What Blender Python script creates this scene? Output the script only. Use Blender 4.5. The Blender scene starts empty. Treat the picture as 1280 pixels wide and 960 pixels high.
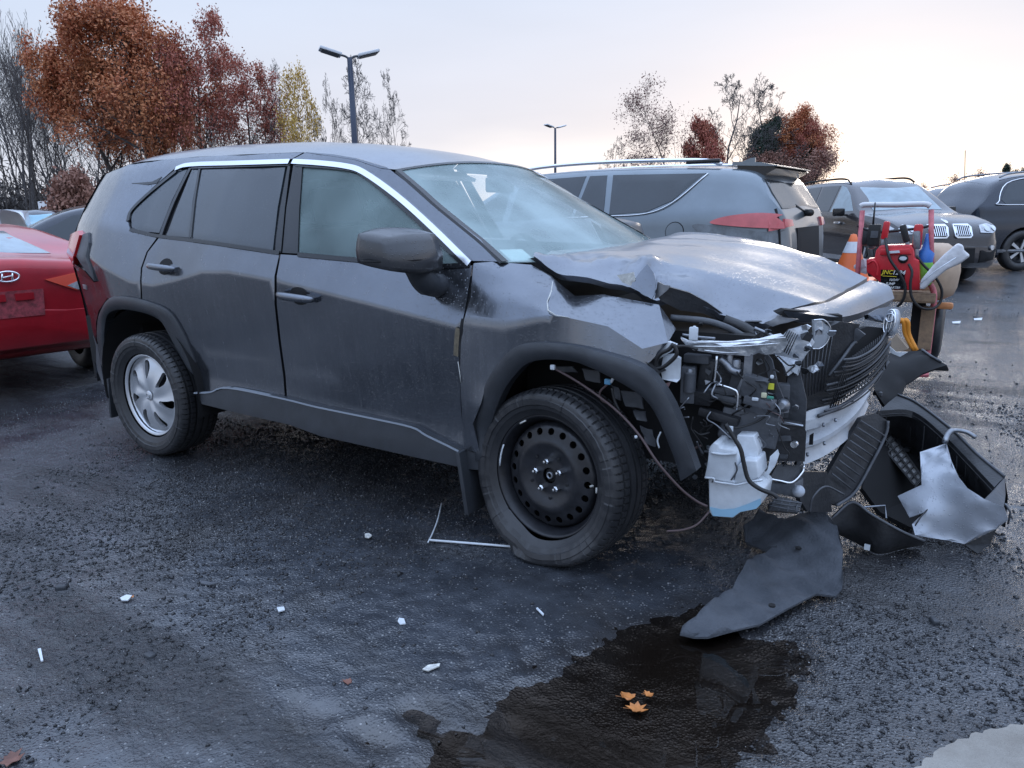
import bpy, bmesh, math, random
import numpy as np
from mathutils import Vector, Matrix
from mathutils.bvhtree import BVHTree
from mathutils.geometry import delaunay_2d_cdt
random.seed(4); R=math.radians
scene=bpy.context.scene; COL=scene.collection
# ---------------------------------------------------------------- camera
FPX=915.4; CAMP=Vector((1.0818,-3.1394,1.2969))
yaw,pit,rol=R(122.2599),R(-13.3027),R(-0.9285)
cf=Vector((math.cos(pit)*math.cos(yaw),math.cos(pit)*math.sin(yaw),math.sin(pit)))
cr=cf.cross(Vector((0,0,1))).normalized(); cu=cr.cross(cf)
cr,cu=math.cos(rol)*cr+math.sin(rol)*cu,-math.sin(rol)*cr+math.cos(rol)*cu
cam=bpy.data.cameras.new('camera'); camo=bpy.data.objects.new('camera',cam); COL.objects.link(camo)
camo.matrix_world=Matrix(((cr.x,cu.x,-cf.x,CAMP.x),(cr.y,cu.y,-cf.y,CAMP.y),(cr.z,cu.z,-cf.z,CAMP.z),(0,0,0,1)))
cam.sensor_width=36; cam.lens=FPX/1280*36; cam.clip_start=.05; cam.clip_end=3000
scene.camera=camo
# ---------------------------------------------------------------- world and sun (overcast dawn)
SUN_AZ=R(97); SUN_EL=R(7)
w=bpy.data.worlds.new('World'); scene.world=w; w.use_nodes=True
nt=w.node_tree; nt.nodes.clear(); N=nt.nodes.new; L=nt.links.new
out=N('ShaderNodeOutputWorld'); bgn=N('ShaderNodeBackground'); L(bgn.outputs[0],out.inputs[0])
sky=N('ShaderNodeTexSky'); sky.sky_type='NISHITA'; sky.sun_disc=False; sky.sun_elevation=SUN_EL; sky.sun_rotation=math.pi/2-SUN_AZ
tc=N('ShaderNodeTexCoord'); sep=N('ShaderNodeSeparateXYZ'); L(tc.outputs['Generated'],sep.inputs[0])
ramp=N('ShaderNodeValToRGB'); cr_=ramp.color_ramp
cr_.elements[0].position=0; cr_.elements[0].color=(.46,.48,.55,1); cr_.elements[1].position=1; cr_.elements[1].color=(.92,1.16,1.62,1)
for p_,c_ in ((.10,(.445,.495,.595,1)),(.27,(.405,.475,.60,1)),(.5,(.56,.72,1.04,1))):
    e=cr_.elements.new(p_); e.color=c_
L(sep.outputs['Z'],ramp.inputs[0])
# warm glow of the low sun behind thin cloud
dot=N('ShaderNodeVectorMath'); dot.operation='DOT_PRODUCT'; dot.inputs[1].default_value=(math.cos(SUN_AZ-R(10)),math.sin(SUN_AZ-R(10)),0)
L(tc.outputs['Generated'],dot.inputs[0])
az=N('ShaderNodeMapRange'); az.inputs[1].default_value=.15; az.inputs[2].default_value=1.0; az.interpolation_type='SMOOTHSTEP'; L(dot.outputs['Value'],az.inputs[0])
el=N('ShaderNodeMapRange'); el.inputs[1].default_value=.42; el.inputs[2].default_value=0; el.interpolation_type='SMOOTHSTEP'; L(sep.outputs['Z'],el.inputs[0])
mul=N('ShaderNodeMath'); mul.operation='MULTIPLY'; L(az.outputs[0],mul.inputs[0]); L(el.outputs[0],mul.inputs[1])
mx=N('ShaderNodeMix'); mx.data_type='RGBA'; L(mul.outputs[0],mx.inputs[0]); L(ramp.outputs[0],mx.inputs[6]); mx.inputs[7].default_value=(.515,.49,.525,1)
# brighter break in the cloud along the horizon
el2=N('ShaderNodeMapRange'); el2.inputs[1].default_value=.12; el2.inputs[2].default_value=.01; el2.interpolation_type='SMOOTHSTEP'
nz=N('ShaderNodeTexNoise'); nz.inputs['Scale'].default_value=2.2; nz.inputs['Detail'].default_value=4
mp=N('ShaderNodeMapping'); mp.inputs['Scale'].default_value=(1,1,5); L(tc.outputs['Generated'],mp.inputs[0]); L(mp.outputs[0],nz.inputs[0])
ad=N('ShaderNodeMath'); ad.operation='MULTIPLY_ADD'; ad.inputs[1].default_value=.16; L(nz.outputs[0],ad.inputs[0]); 
sb=N('ShaderNodeMath'); sb.operation='ADD'; sb.inputs[1].default_value=-.08; L(sep.outputs['Z'],sb.inputs[0]); L(sb.outputs[0],ad.inputs[2]); L(ad.outputs[0],el2.inputs[0])
az2=N('ShaderNodeMapRange'); az2.inputs[1].default_value=.55; az2.inputs[2].default_value=.9; az2.interpolation_type='SMOOTHSTEP'; L(dot.outputs['Value'],az2.inputs[0])
m2=N('ShaderNodeMath'); m2.operation='MULTIPLY'; L(az2.outputs[0],m2.inputs[0]); L(el2.outputs[0],m2.inputs[1])
mx2=N('ShaderNodeMix'); mx2.data_type='RGBA'; L(m2.outputs[0],mx2.inputs[0]); L(mx.outputs[2],mx2.inputs[6]); mx2.inputs[7].default_value=(.74,.70,.69,1)
# soft cloud mottling
nz2=N('ShaderNodeTexNoise'); nz2.inputs['Scale'].default_value=1.3; nz2.inputs['Detail'].default_value=5; L(mp.outputs[0],nz2.inputs[0])
mr=N('ShaderNodeMapRange'); mr.inputs[1].default_value=.3; mr.inputs[2].default_value=.7; mr.inputs[3].default_value=.93; mr.inputs[4].default_value=1.05; L(nz2.outputs[0],mr.inputs[0])
vm=N('ShaderNodeVectorMath'); vm.operation='SCALE'; L(mx2.outputs[2],vm.inputs[0]); L(mr.outputs[0],vm.inputs[3])
sc_=N('ShaderNodeVectorMath'); sc_.operation='SCALE'; sc_.inputs[3].default_value=.1; L(sky.outputs[0],sc_.inputs[0])
mx3=N('ShaderNodeMix'); mx3.data_type='RGBA'; mx3.inputs[0].default_value=.95; L(sc_.outputs[0],mx3.inputs[6]); L(vm.outputs[0],mx3.inputs[7])
L(mx3.outputs[2],bgn.inputs[0]); bgn.inputs[1].default_value=1.0
sun=bpy.data.lights.new('sun','SUN'); sun.energy=.3; sun.angle=R(14); sun.color=(1,.9,.8)
so=bpy.data.objects.new('sun',sun); COL.objects.link(so)
sd=Vector((math.cos(SUN_AZ)*math.cos(SUN_EL),math.sin(SUN_AZ)*math.cos(SUN_EL),math.sin(SUN_EL)))
so.rotation_euler=sd.to_track_quat('Z','Y').to_euler()
scene.view_settings.view_transform='Standard'; scene.view_settings.look='None'; scene.view_settings.exposure=.76; scene.view_settings.gamma=1
scene.cycles.max_bounces=7; scene.cycles.transparent_max_bounces=24; scene.cycles.caustics_reflective=False; scene.cycles.caustics_refractive=False
# ---------------------------------------------------------------- helpers
def P(px,py,x=None,y=None,z=None):
    px=float(px); py=float(py); D=cf+(px-640)/FPX*cr-(py-480)/FPX*cu
    t=(x-CAMP.x)/D.x if x is not None else (y-CAMP.y)/D.y if y is not None else (z-CAMP.z)/D.z
    return CAMP+float(t)*D
def Pd(px,d,z=0):            # ground point at image column px and distance d along the horizontal view axis
    fh=Vector((math.cos(yaw),math.sin(yaw),0)); rh=Vector((math.sin(yaw),-math.cos(yaw),0))
    q=CAMP+fh*d+rh*((px-640)/FPX*d); return Vector((q.x,q.y,z))
def interp(x,pts):
    xs=[p[0] for p in pts]; ys=[p[1] for p in pts]
    return float(np.interp(x,xs,ys))
def sm(t): t=min(1,max(0,t)); return t*t*(3-2*t)
def crom(pts,n=6,closed=False):
    pts=[Vector(p) for p in pts]
    if len(pts)<3: return pts
    o=[]; m=len(pts)
    for i in range(m if closed else m-1):
        p0=pts[(i-1)%m] if closed or i>0 else pts[0]*2-pts[1]
        p1=pts[i]; p2=pts[(i+1)%m]
        p3=pts[(i+2)%m] if closed or i+2<m else pts[-1]*2-pts[-2]
        for k in range(n):
            t=k/n
            o.append(.5*((2*p1)+(p2-p0)*t+(2*p0-5*p1+4*p2-p3)*t*t+(3*p1-p0-3*p2+p3)*t*t*t))
    if not closed: o.append(pts[-1])
    return o
def mat(name,col=(.5,.5,.5),rough=.5,metal=0,coat=0,spec=.5,noise=0,nscale=20,bump=0,bscale=200,alpha=1,trans=0,col2=None,rvar=0,emis=None,ior=None,drops=0,streak=0):
    m=bpy.data.materials.new(name); m.use_nodes=True; t=m.node_tree; b=t.nodes['Principled BSDF']
    b.inputs['Base Color'].default_value=(*col,1); b.inputs['Roughness'].default_value=rough; b.inputs['Metallic'].default_value=metal
    b.inputs['Coat Weight'].default_value=coat; b.inputs['Coat Roughness'].default_value=.06; b.inputs['Specular IOR Level'].default_value=spec
    b.inputs['Alpha'].default_value=alpha; b.inputs['Transmission Weight'].default_value=trans
    if ior: b.inputs['IOR'].default_value=ior
    tc=t.nodes.new('ShaderNodeTexCoord')
    if noise or col2 or rvar:
        n=t.nodes.new('ShaderNodeTexNoise'); n.inputs['Scale'].default_value=nscale; n.inputs['Detail'].default_value=6; n.inputs['Roughness'].default_value=.65
        t.links.new(tc.outputs['Object'],n.inputs[0])
        r=t.nodes.new('ShaderNodeMapRange'); r.inputs[1].default_value=.35; r.inputs[2].default_value=.65; t.links.new(n.outputs[0],r.inputs[0])
        x=t.nodes.new('ShaderNodeMix'); x.data_type='RGBA'; t.links.new(r.outputs[0],x.inputs[0])
        c2=col2 or tuple(c*(1+noise) for c in col); c1=tuple(c*(1-noise) for c in col) if not col2 else col
        x.inputs[6].default_value=(*c1,1); x.inputs[7].default_value=(*c2,1); t.links.new(x.outputs[2],b.inputs['Base Color'])
        if rvar:
            r2=t.nodes.new('ShaderNodeMapRange'); r2.inputs[1].default_value=.35; r2.inputs[2].default_value=.65; r2.inputs[3].default_value=max(0,rough-rvar); r2.inputs[4].default_value=rough+rvar
            t.links.new(n.outputs[0],r2.inputs[0]); t.links.new(r2.outputs[0],b.inputs['Roughness'])
    if bump:
        n=t.nodes.new('ShaderNodeTexNoise'); n.inputs['Scale'].default_value=bscale; n.inputs['Detail'].default_value=3
        t.links.new(tc.outputs['Object'],n.inputs[0])
        bp=t.nodes.new('ShaderNodeBump'); bp.inputs['Strength'].default_value=bump; bp.inputs['Distance'].default_value=.01
        t.links.new(n.outputs[0],bp.inputs['Height']); t.links.new(bp.outputs[0],b.inputs['Normal'])
    if streak:   # dried run-off streaks and road film
        n=t.nodes.new('ShaderNodeTexNoise'); n.inputs['Scale'].default_value=1; n.inputs['Detail'].default_value=6; n.inputs['Roughness'].default_value=.7
        mp_=t.nodes.new('ShaderNodeMapping'); mp_.inputs['Scale'].default_value=(38,38,2.2); t.links.new(tc.outputs['Object'],mp_.inputs[0]); t.links.new(mp_.outputs[0],n.inputs[0])
        r=t.nodes.new('ShaderNodeMapRange'); r.inputs[1].default_value=.35; r.inputs[2].default_value=.68; r.inputs[3].default_value=rough-.05; r.inputs[4].default_value=rough+streak; t.links.new(n.outputs[0],r.inputs[0]); t.links.new(r.outputs[0],b.inputs['Roughness'])
        r=t.nodes.new('ShaderNodeMapRange'); r.inputs[1].default_value=.35; r.inputs[2].default_value=.68; r.inputs[3].default_value=coat; r.inputs[4].default_value=coat*.35; t.links.new(n.outputs[0],r.inputs[0]); t.links.new(r.outputs[0],b.inputs['Coat Weight'])
        src=b.inputs['Base Color'].links[0].from_socket; x=t.nodes.new('ShaderNodeMix'); x.data_type='RGBA'; r=t.nodes.new('ShaderNodeMapRange'); r.inputs[1].default_value=.45; r.inputs[2].default_value=.75; r.inputs[3].default_value=0; r.inputs[4].default_value=.3; t.links.new(n.outputs[0],r.inputs[0])
        t.links.new(r.outputs[0],x.inputs[0]); t.links.new(src,x.inputs[6]); x.inputs[7].default_value=(.26,.27,.29,1); t.links.new(x.outputs[2],b.inputs['Base Color'])
    if drops:   # rain drops standing on the surface
        v=t.nodes.new('ShaderNodeTexVoronoi'); v.inputs['Scale'].default_value=120; v.inputs['Randomness'].default_value=1
        t.links.new(tc.outputs['Object'],v.inputs[0])
        r=t.nodes.new('ShaderNodeMapRange'); r.inputs[1].default_value=.34; r.inputs[2].default_value=.12; t.links.new(v.outputs['Distance'],r.inputs[0])
        sp=t.nodes.new('ShaderNodeSeparateColor'); t.links.new(v.outputs['Color'],sp.inputs[0])
        g=t.nodes.new('ShaderNodeMath'); g.operation='GREATER_THAN'; g.inputs[1].default_value=.72; t.links.new(sp.outputs[0],g.inputs[0])
        mm=t.nodes.new('ShaderNodeMath'); mm.operation='MULTIPLY'; t.links.new(r.outputs[0],mm.inputs[0]); t.links.new(g.outputs[0],mm.inputs[1])
        bp=t.nodes.new('ShaderNodeBump'); bp.inputs['Strength'].default_value=drops; bp.inputs['Distance'].default_value=.004
        t.links.new(mm.outputs[0],bp.inputs['Height']); t.links.new(bp.outputs[0],b.inputs['Normal']); t.links.new(bp.outputs[0],b.inputs['Coat Normal'])
    if emis: b.inputs['Emission Color'].default_value=(*emis[:3],1); b.inputs['Emission Strength'].default_value=emis[3]
    return m
def mesh(name,vs,fs,m,parent=None,smooth=True,mats=None,fm=None,sharp=None):
    me=bpy.data.meshes.new(name); me.from_pydata([tuple(v) for v in vs],[],fs)
    if isinstance(m,list):
        for q in m: me.materials.append(q)
    elif m: me.materials.append(m)
    if fm is not None: me.polygons.foreach_set('material_index',fm)
    if smooth: me.polygons.foreach_set('use_smooth',[True]*len(me.polygons))
    if sharp: me.set_sharp_from_angle(angle=R(sharp))
    me.update()
    o=bpy.data.objects.new(name,me); COL.objects.link(o)
    if parent is not None: o.parent=parent
    return o
def thing(name,label,cat,loc=(0,0,0),rz=0,group=None):
    o=bpy.data.objects.new(name,None); COL.objects.link(o); o.location=loc; o.rotation_euler=(0,0,rz)
    o['label']=label; o['category']=cat; o.empty_display_size=.2
    if group: o['group']=group
    return o
def tag(o,label,cat,group=None):
    o['label']=label; o['category']=cat
    if group: o['group']=group
    return o
def kind(o,k): o['kind']=k; return o
def retag(o,label): o['label']=label; return o
class MB:
    def __init__(s): s.v=[]; s.f=[]
    def add(s,vs,fs):
        b=len(s.v); s.v+= [Vector(v) for v in vs]; s.f+=[tuple(i+b for i in f) for f in fs]; return s
    def box(s,c,d,rot=None,bev=0):
        c=Vector(c); hx,hy,hz=d[0]/2,d[1]/2,d[2]/2
        bm=bmesh.new(); bmesh.ops.create_cube(bm,size=1)
        for v in bm.verts: v.co=Vector((v.co.x*2*hx,v.co.y*2*hy,v.co.z*2*hz))
        if bev: bmesh.ops.bevel(bm,geom=bm.edges[:],offset=bev,segments=2,affect='EDGES',profile=.6)
        M=rot.to_4x4() if rot is not None else Matrix()
        vs=[c+(M@v.co) for v in bm.verts]; bm.verts.index_update(); fs=[[v.index for v in f.verts] for f in bm.faces]; bm.free()
        return s.add(vs,fs)
    def tube(s,pts,r,n=8,cap=True):
        pts=[Vector(p) for p in pts]; rr=r if isinstance(r,(list,tuple)) else [r]*len(pts)
        vs=[];fs=[]; prev=None
        for i,p in enumerate(pts):
            t=(pts[min(i+1,len(pts)-1)]-pts[max(i-1,0)]).normalized()
            a=prev if prev is not None else (Vector((0,0,1)) if abs(t.z)<.9 else Vector((1,0,0)))
            u=(a-t*a.dot(t)).normalized(); prev=u; v=t.cross(u)
            for k in range(n):
                q=2*math.pi*k/n; vs.append(p+(u*math.cos(q)+v*math.sin(q))*rr[i])
        for i in range(len(pts)-1):
            for k in range(n):
                a=i*n+k;b=i*n+(k+1)%n; fs.append((a,b,b+n,a+n))
        if cap: fs.append(tuple(range(n-1,-1,-1))); fs.append(tuple(range(len(vs)-n,len(vs))))
        return s.add(vs,fs)
    def lathe(s,prof,n=24,M=Matrix(),cap=False):   # prof list (r,h) about local Z
        vs=[];fs=[]
        for (r,h) in prof:
            for k in range(n):
                q=2*math.pi*k/n; vs.append(M@Vector((r*math.cos(q),r*math.sin(q),h)))
        for i in range(len(prof)-1):
            for k in range(n):
                a=i*n+k;b=i*n+(k+1)%n; fs.append((a,b,b+n,a+n))
        if cap: fs.append(tuple(range(n-1,-1,-1))); fs.append(tuple(range(len(vs)-n,len(vs))))
        return s.add(vs,fs)
    def plate(s,pts,nrm,th):     # polygon (3D points) given thickness
        pts=[Vector(p) for p in pts]; n=len(pts); nv=Vector(nrm).normalized()*th
        return s.add(pts+[p-nv for p in pts],[tuple(range(n)),tuple(range(2*n-1,n-1,-1))]+[(i,i+n,(i+1)%n+n,(i+1)%n) for i in range(n)])
    def ob(s,name,m,parent=None,smooth=False,sharp=None): return mesh(name,s.v,s.f,m,parent,smooth or bool(sharp),sharp=sharp)
def cdt(outline,grid,holes=(),seeds=()):
    """fill a 2D outline with triangles on an interior grid; returns 2D verts and faces"""
    o=[Vector(p[:2]) for p in outline]; vs=list(o); ed=[(i,(i+1)%len(o)) for i in range(len(o))]
    for h in holes:
        b=len(vs); vs+=[Vector(p[:2]) for p in h]; ed+=[(b+i,b+(i+1)%len(h)) for i in range(len(h))]
    ax=np.array([v[:] for v in o]); lo=ax.min(0); hi=ax.max(0)
    def inside(P_,poly):
        c=np.zeros(len(P_),bool); n=len(poly)
        for i in range(n):
            a=poly[i]; b_=poly[(i+1)%n]
            if a[1]==b_[1]: continue
            k=((a[1]>P_[:,1])!=(b_[1]>P_[:,1]))&(P_[:,0]<(b_[0]-a[0])*(P_[:,1]-a[1])/(b_[1]-a[1])+a[0])
            c^=k
        return c
    gx=np.arange(lo[0]+grid*.5,hi[0],grid); gy=np.arange(lo[1]+grid*.5,hi[1],grid)
    if len(gx) and len(gy):
        G=np.array([(x,y) for x in gx for y in gy])
        if len(seeds):
            S_=np.array(seeds); G=G[np.min(np.hypot(G[:,None,0]-S_[None,:,0],G[:,None,1]-S_[None,:,1]),axis=1)>grid*.45]; G=np.concatenate([G,S_])
        ok=inside(G,ax)
        for h in holes: ok&=~inside(G,np.array([p[:2] for p in h]))
        # keep away from the border
        B=np.array([v[:] for v in vs]); E_=ed
        d=np.full(len(G),9.)
        for a,b_ in E_:
            A0=B[a];AB=B[b_]-A0; L2=(AB@AB)+1e-12; t=np.clip(((G-A0)@AB)/L2,0,1); d=np.minimum(d,np.linalg.norm(G-(A0+t[:,None]*AB),axis=1))
        ok&=d>grid*.16
        vs+=[Vector(p) for p in G[ok]]
    v2,e2,f2,_,_,_=delaunay_2d_cdt(vs,ed,[],1,1e-6)
    if holes:
        C=np.array([sum((v2[i] for i in f),Vector((0,0)))[:] for f in f2])/3
        kill=np.zeros(len(f2),bool)
        for h in holes: kill|=inside(C,np.array([p[:2] for p in h]))
        f2=[f for f,k in zip(f2,kill) if not k]
    # outline loop edges of the result, oriented
    cnt={}
    ff=[]
    for f in f2:
        a,b_,c=(v2[i] for i in f)
        if (b_-a).cross(c-a)<0: f=f[::-1]
        ff.append(tuple(f))
    for f in ff:
        for i in range(3):
            cnt[(f[i],f[(i+1)%3])]=1
    bd=[e for e in cnt if (e[1],e[0]) not in cnt]
    return v2,ff,bd
# ---------------------------------------------------------------- main SUV side surface
ZC=[(-3.7,1.10),(-3.1,1.08),(-2.95,1.03),(-2.7,.96),(-2.5,.95),(-2.3,.985),(-2.1,1.03),(-1.9,1.035),(-1.57,1.005),(-1.05,.935),(-.535,.86),(0,.85),(.4,.86)]
ZB=[(-3.7,1.30),(-2.36,1.2),(-1.42,1.14),(-.5,1.10),(.4,1.07)]
def ysurf(x,z):
    zc=interp(x,ZC); zb=interp(x,ZB); y=.905
    if -3.2<x<-2.0: y+=.016*sm(1-abs(x+2.66)/.62)
    def ramp_(t,wd): # smooth max(0,t)
        return 0 if t<-wd else (t if t>wd else (t+wd)**2/(4*wd))
    y-=.40*ramp_(z-zc,.010)
    y-=.12*ramp_(z-zb,.03)
    y-=.55*ramp_(z-1.56,.05)
    lo=interp(x,[(-2.3,.60),(-.6,.54)])
    y-=.10*ramp_(lo-z,.03)-.20*ramp_(lo-.10-z,.02)
    y-=.12*ramp_(.33-z,.03)
    y-=.125*ramp_(min(zc-z,.38),.010)*(1 if x<-.0 else .6)
    if x<-2.85: y-=.31*(-2.85-x)**2
    if z>zb and x<-1.5: y-=.02*(-1.5-x)*min(1,(z-zb)/.3)
    if x>0: y-=.10*x*x
    return y
def Sf(px,py,off=0):
    y=-.88
    for _ in range(12):
        p=P(px,py,y=y); y=-(ysurf(p.x,p.z)+off)
    p=P(px,py,y=y); return (p.x,p.z)
def sxz(pts,off=0):
    return [tuple(p[1:]) if p[0]=='xz' else Sf(p[0],p[1],off) for p in pts]
def panel(name,pts,m,parent,off=0,th=.012,grid=.05,smooth_n=0,holes=(),closed_xz=None,sgn=-1,yfun=None,rnd=0):
    q=closed_xz or sxz(pts,off)
    if smooth_n: q=[(v.x,v.y) for v in crom([(a,b,0) for a,b in q],smooth_n,True)]
    hs=[sxz(h,off) for h in holes]
    yf=yfun or ysurf
    x0_,x1_=min(a for a,b in q),max(a for a,b in q)
    sd_=[(x,z+k) for x in np.arange(x0_,x1_,.03) for z,k in ((interp(x,ZC),-.014),(interp(x,ZC),.014),(interp(x,ZB),-.03),(interp(x,ZB),.03))] if (yfun is None and grid>=.05) else ()
    v2,f2,bd=cdt(q,grid,hs,sd_)
    offs=[off]*len(v2)
    if rnd:
        Q_=np.array(q); Vv=np.array([v[:] for v in v2]); dd=np.full(len(Vv),9.)
        for i in range(len(Q_)):
            A0=Q_[i]; AB=Q_[(i+1)%len(Q_)]-A0; tt=np.clip(((Vv-A0)@AB)/(AB@AB+1e-12),0,1); dd=np.minimum(dd,np.linalg.norm(Vv-(A0+tt[:,None]*AB),axis=1))
        offs=[off-rnd*max(0,1-d/.024)**2 for d in dd]
    vs=[(v.x,sgn*(yf(v.x,v.y)+o_),v.y) for v,o_ in zip(v2,offs)]; n=len(vs)
    fs=[f if sgn<0 else f[::-1] for f in f2]
    b=len(vs)
    for a,c in bd:   # returned flange, own vertices so the face keeps its smooth normals
        i=len(vs)
        for k in (a,c):
            vs.append(vs[k])
        for k in (c,a):
            x,y,z=vs[k]; vs.append((x,y-sgn*th,z))
        fs.append((i,i+3,i+2,i+1) if sgn<0 else (i,i+1,i+2,i+3))
    o=mesh(name,vs,fs,m,parent)
    if yfun is None and not rnd:   # exact normals so that the pressing lines stay crisp
        nn=[]
        for v in v2:
            e=.004; gx=(ysurf(v.x+e,v.y)-ysurf(v.x-e,v.y))/(2*e); gz=(ysurf(v.x,v.y+e)-ysurf(v.x,v.y-e))/(2*e)
            nn.append(Vector((-gx,sgn,-gz)).normalized())
        vn=[tuple(x) for x in nn]
        for i in range(n,len(vs)): vn.append((0,0,0))
        o.data.normals_split_custom_set_from_vertices(vn)
    return o
def strip(name,pts,wd,m,parent,off=.006,th=.01,n=4,sgn=-1,wv=None):
    """ribbon of given width along a polyline on the side surface"""
    q=[Vector((a,b)) for a,b in sxz(pts)]
    q=[Vector((v.x,v.y)) for v in crom([(a.x,a.y,0) for a in q],n)]
    L_=[];R_=[]
    for i,p in enumerate(q):
        t=(q[min(i+1,len(q)-1)]-q[max(i-1,0)]).normalized(); nn=Vector((-t.y,t.x))*wd/2
        L_.append(p+nn);R_.append(p-nn)
    mb=MB(); vs=[];fs=[]
    for i in range(len(q)):
        for p,o in ((L_[i],off-th),(L_[i],off),(R_[i],off),(R_[i],off-th)):
            vs.append((p.x,sgn*(ysurf(p.x,p.y)+o),p.y))
    for i in range(len(q)-1):
        for k in range(3):
            a=i*4+k; fs.append((a,a+1,a+5,a+4) if sgn>0 else (a,a+4,a+5,a+1))
    return mesh(name,vs,fs,m,parent,True,sharp=40)
def mirror(o,parent):
    me=o.data.copy(); me.transform(Matrix.Scale(-1,4,Vector((0,1,0)))); me.flip_normals()
    c=bpy.data.objects.new(o.name.split('.')[0],me); COL.objects.link(c); c.parent=parent; return c
# ---------------------------------------------------------------- materials
M={}
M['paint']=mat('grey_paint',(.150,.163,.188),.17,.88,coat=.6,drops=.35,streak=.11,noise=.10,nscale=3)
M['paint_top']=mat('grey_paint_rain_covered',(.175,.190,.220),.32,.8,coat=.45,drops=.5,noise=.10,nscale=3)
M['mirror_cap']=mat('wet_black_plastic',(.035,.037,.042),.28,drops=.4,spec=.7)
M['paint_in']=mat('grey_primer',(.05,.052,.056),.6,noise=.2)
M['trim']=mat('black_trim',(.034,.038,.045),.42,bump=.25,bscale=500,noise=.2,nscale=8)
M['rubber']=mat('tyre_rubber',(.018,.019,.022),.42,bump=.15,bscale=300,col2=(.034,.035,.038),nscale=7)
M['gloss_black']=mat('gloss_black',(.012,.013,.015),.12,drops=.3)
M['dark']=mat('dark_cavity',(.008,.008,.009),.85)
M['plastic']=mat('black_plastic',(.022,.023,.026),.5,noise=.35,nscale=14,bump=.2,bscale=90)
M['plastic2']=mat('grey_plastic',(.075,.08,.09),.55,noise=.3,nscale=9,bump=.2,bscale=60)
M['privacy']=mat('privacy_glass',(.020,.028,.036),.14,coat=.15,spec=.7,drops=.25,noise=.15,nscale=3)
M['chrome']=mat('bright_trim',(.75,.77,.8),.18,1)
M['silver']=mat('silver_plastic',(.58,.60,.63),.30,.55,noise=.06,nscale=12)
M['steel']=mat('bare_steel',(.32,.34,.37),.38,.8,col2=(.18,.19,.21),nscale=16,bump=.2,bscale=30)
M['alu']=mat('crumpled_aluminium',(.62,.64,.66),.3,.75,noise=.25,nscale=22,bump=.9,bscale=26)
M['black_steel']=mat('black_steel_wheel',(.018,.019,.023),.36,.2,noise=.3,nscale=20)
M['white']=mat('white_plastic',(.62,.66,.70),.4,noise=.08,nscale=20,bump=.2,bscale=30)
M['beam']=mat('pale_primed_beam',(.50,.52,.54),.42,.1,col2=(.38,.40,.43),nscale=9,bump=.25,bscale=18)
M['fluid']=mat('blue_washer_fluid',(.30,.52,.68),.4)
M['chip']=mat('crushed_pale_edge',(.55,.55,.52),.6,noise=.3,nscale=60)
M['red_lens']=mat('red_lens',(.55,.02,.025),.15,coat=.4)
M['clear']=mat('clear_lens',(.6,.64,.68),.08,alpha=.45,spec=.8)
M['lamp_grey']=mat('lamp_housing_grey',(.46,.49,.53),.3,.4,noise=.25,nscale=18,bump=.4,bscale=30)
M['yellow']=mat('yellow_sticker',(.62,.60,.05),.5)
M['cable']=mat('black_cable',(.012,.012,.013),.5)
M['brown_cable']=mat('brown_cable',(.09,.06,.06),.6)
M['seat']=mat('charcoal_seat',(.05,.055,.06),.9)
M['felt']=mat('felt_liner',(.042,.048,.058),.85,col2=(.075,.082,.095),nscale=6,bump=.5,bscale=120)
def glass_mat(name,col,alpha,rough=.1):
    m=mat(name,col,rough,spec=.6,drops=.2); t=m.node_tree; b=t.nodes['Principled BSDF']
    n=t.nodes.new('ShaderNodeTexNoise'); n.inputs['Scale'].default_value=2.5; n.inputs['Detail'].default_value=5
    tc=t.nodes.new('ShaderNodeTexCoord'); t.links.new(tc.outputs['Object'],n.inputs[0])
    r=t.nodes.new('ShaderNodeMapRange'); r.inputs[1].default_value=.35;r.inputs[2].default_value=.7;r.inputs[3].default_value=alpha-.13;r.inputs[4].default_value=alpha+.13
    t.links.new(n.outputs[0],r.inputs[0]); t.links.new(r.outputs[0],b.inputs['Alpha']); return m
M['windscreen']=glass_mat('misted_windscreen',(.44,.58,.58),.50,.12)
M['sideglass']=glass_mat('misted_side_glass',(.38,.52,.52),.36,.06)
# ---------------------------------------------------------------- main SUV
suv=thing('crashed_suv','dark grey compact SUV with crumpled front end and flat front tyre on the wet asphalt','suv')
# arches outlines (photo-derived)
AR_F_OUT=[(592,578),(590,540),(594,507),(606,478),(619,457),(637,437),(662,429),(712,432),(760,445),(800,460),(820,479),(838,508),(853,545),(869,590)]
AR_F_IN=[(849,603),(840,571),(822,527),(802,498),(764,474),(723,455),(690,450),(659,454),(641,470),(627,490),(615,520),(608,548),(604,575)]
AR_R_OUT=[(124,455),(121,430),(120,403),(123,389),(134,373),(153,371),(178,376),(206,387),(222,408),(234,433),(246,468)]
AR_R_IN=[(240,470),(231,460),(218,437),(207,416),(196,400),(175,391),(150,387),(134,391),(129,403),(128,430),(132,470)]
PT=M['paint']
# doors
panel('front_door',[(351,318),(450,324),(590,332),(587,350),(584,372),(579,397),(575,425),(575,460),(576,510),(580,548),(581,562),(560,553),(537,543),(519,533),(469,522),(400,508),(359,498),(357,470),(351,426),(346,380),(346,345)],PT,suv)
panel('rear_door',[(349,318),(343,345),(343,380),(348,426),(354,470),(356,497),(320,490),(287,483),(266,489),(247,491),(250,472),(238,440),(224,410),(206,388),(190,380),(178,376),(177,350),(178,335),(185,315),(199,297),(270,306)],PT,suv)
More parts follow.
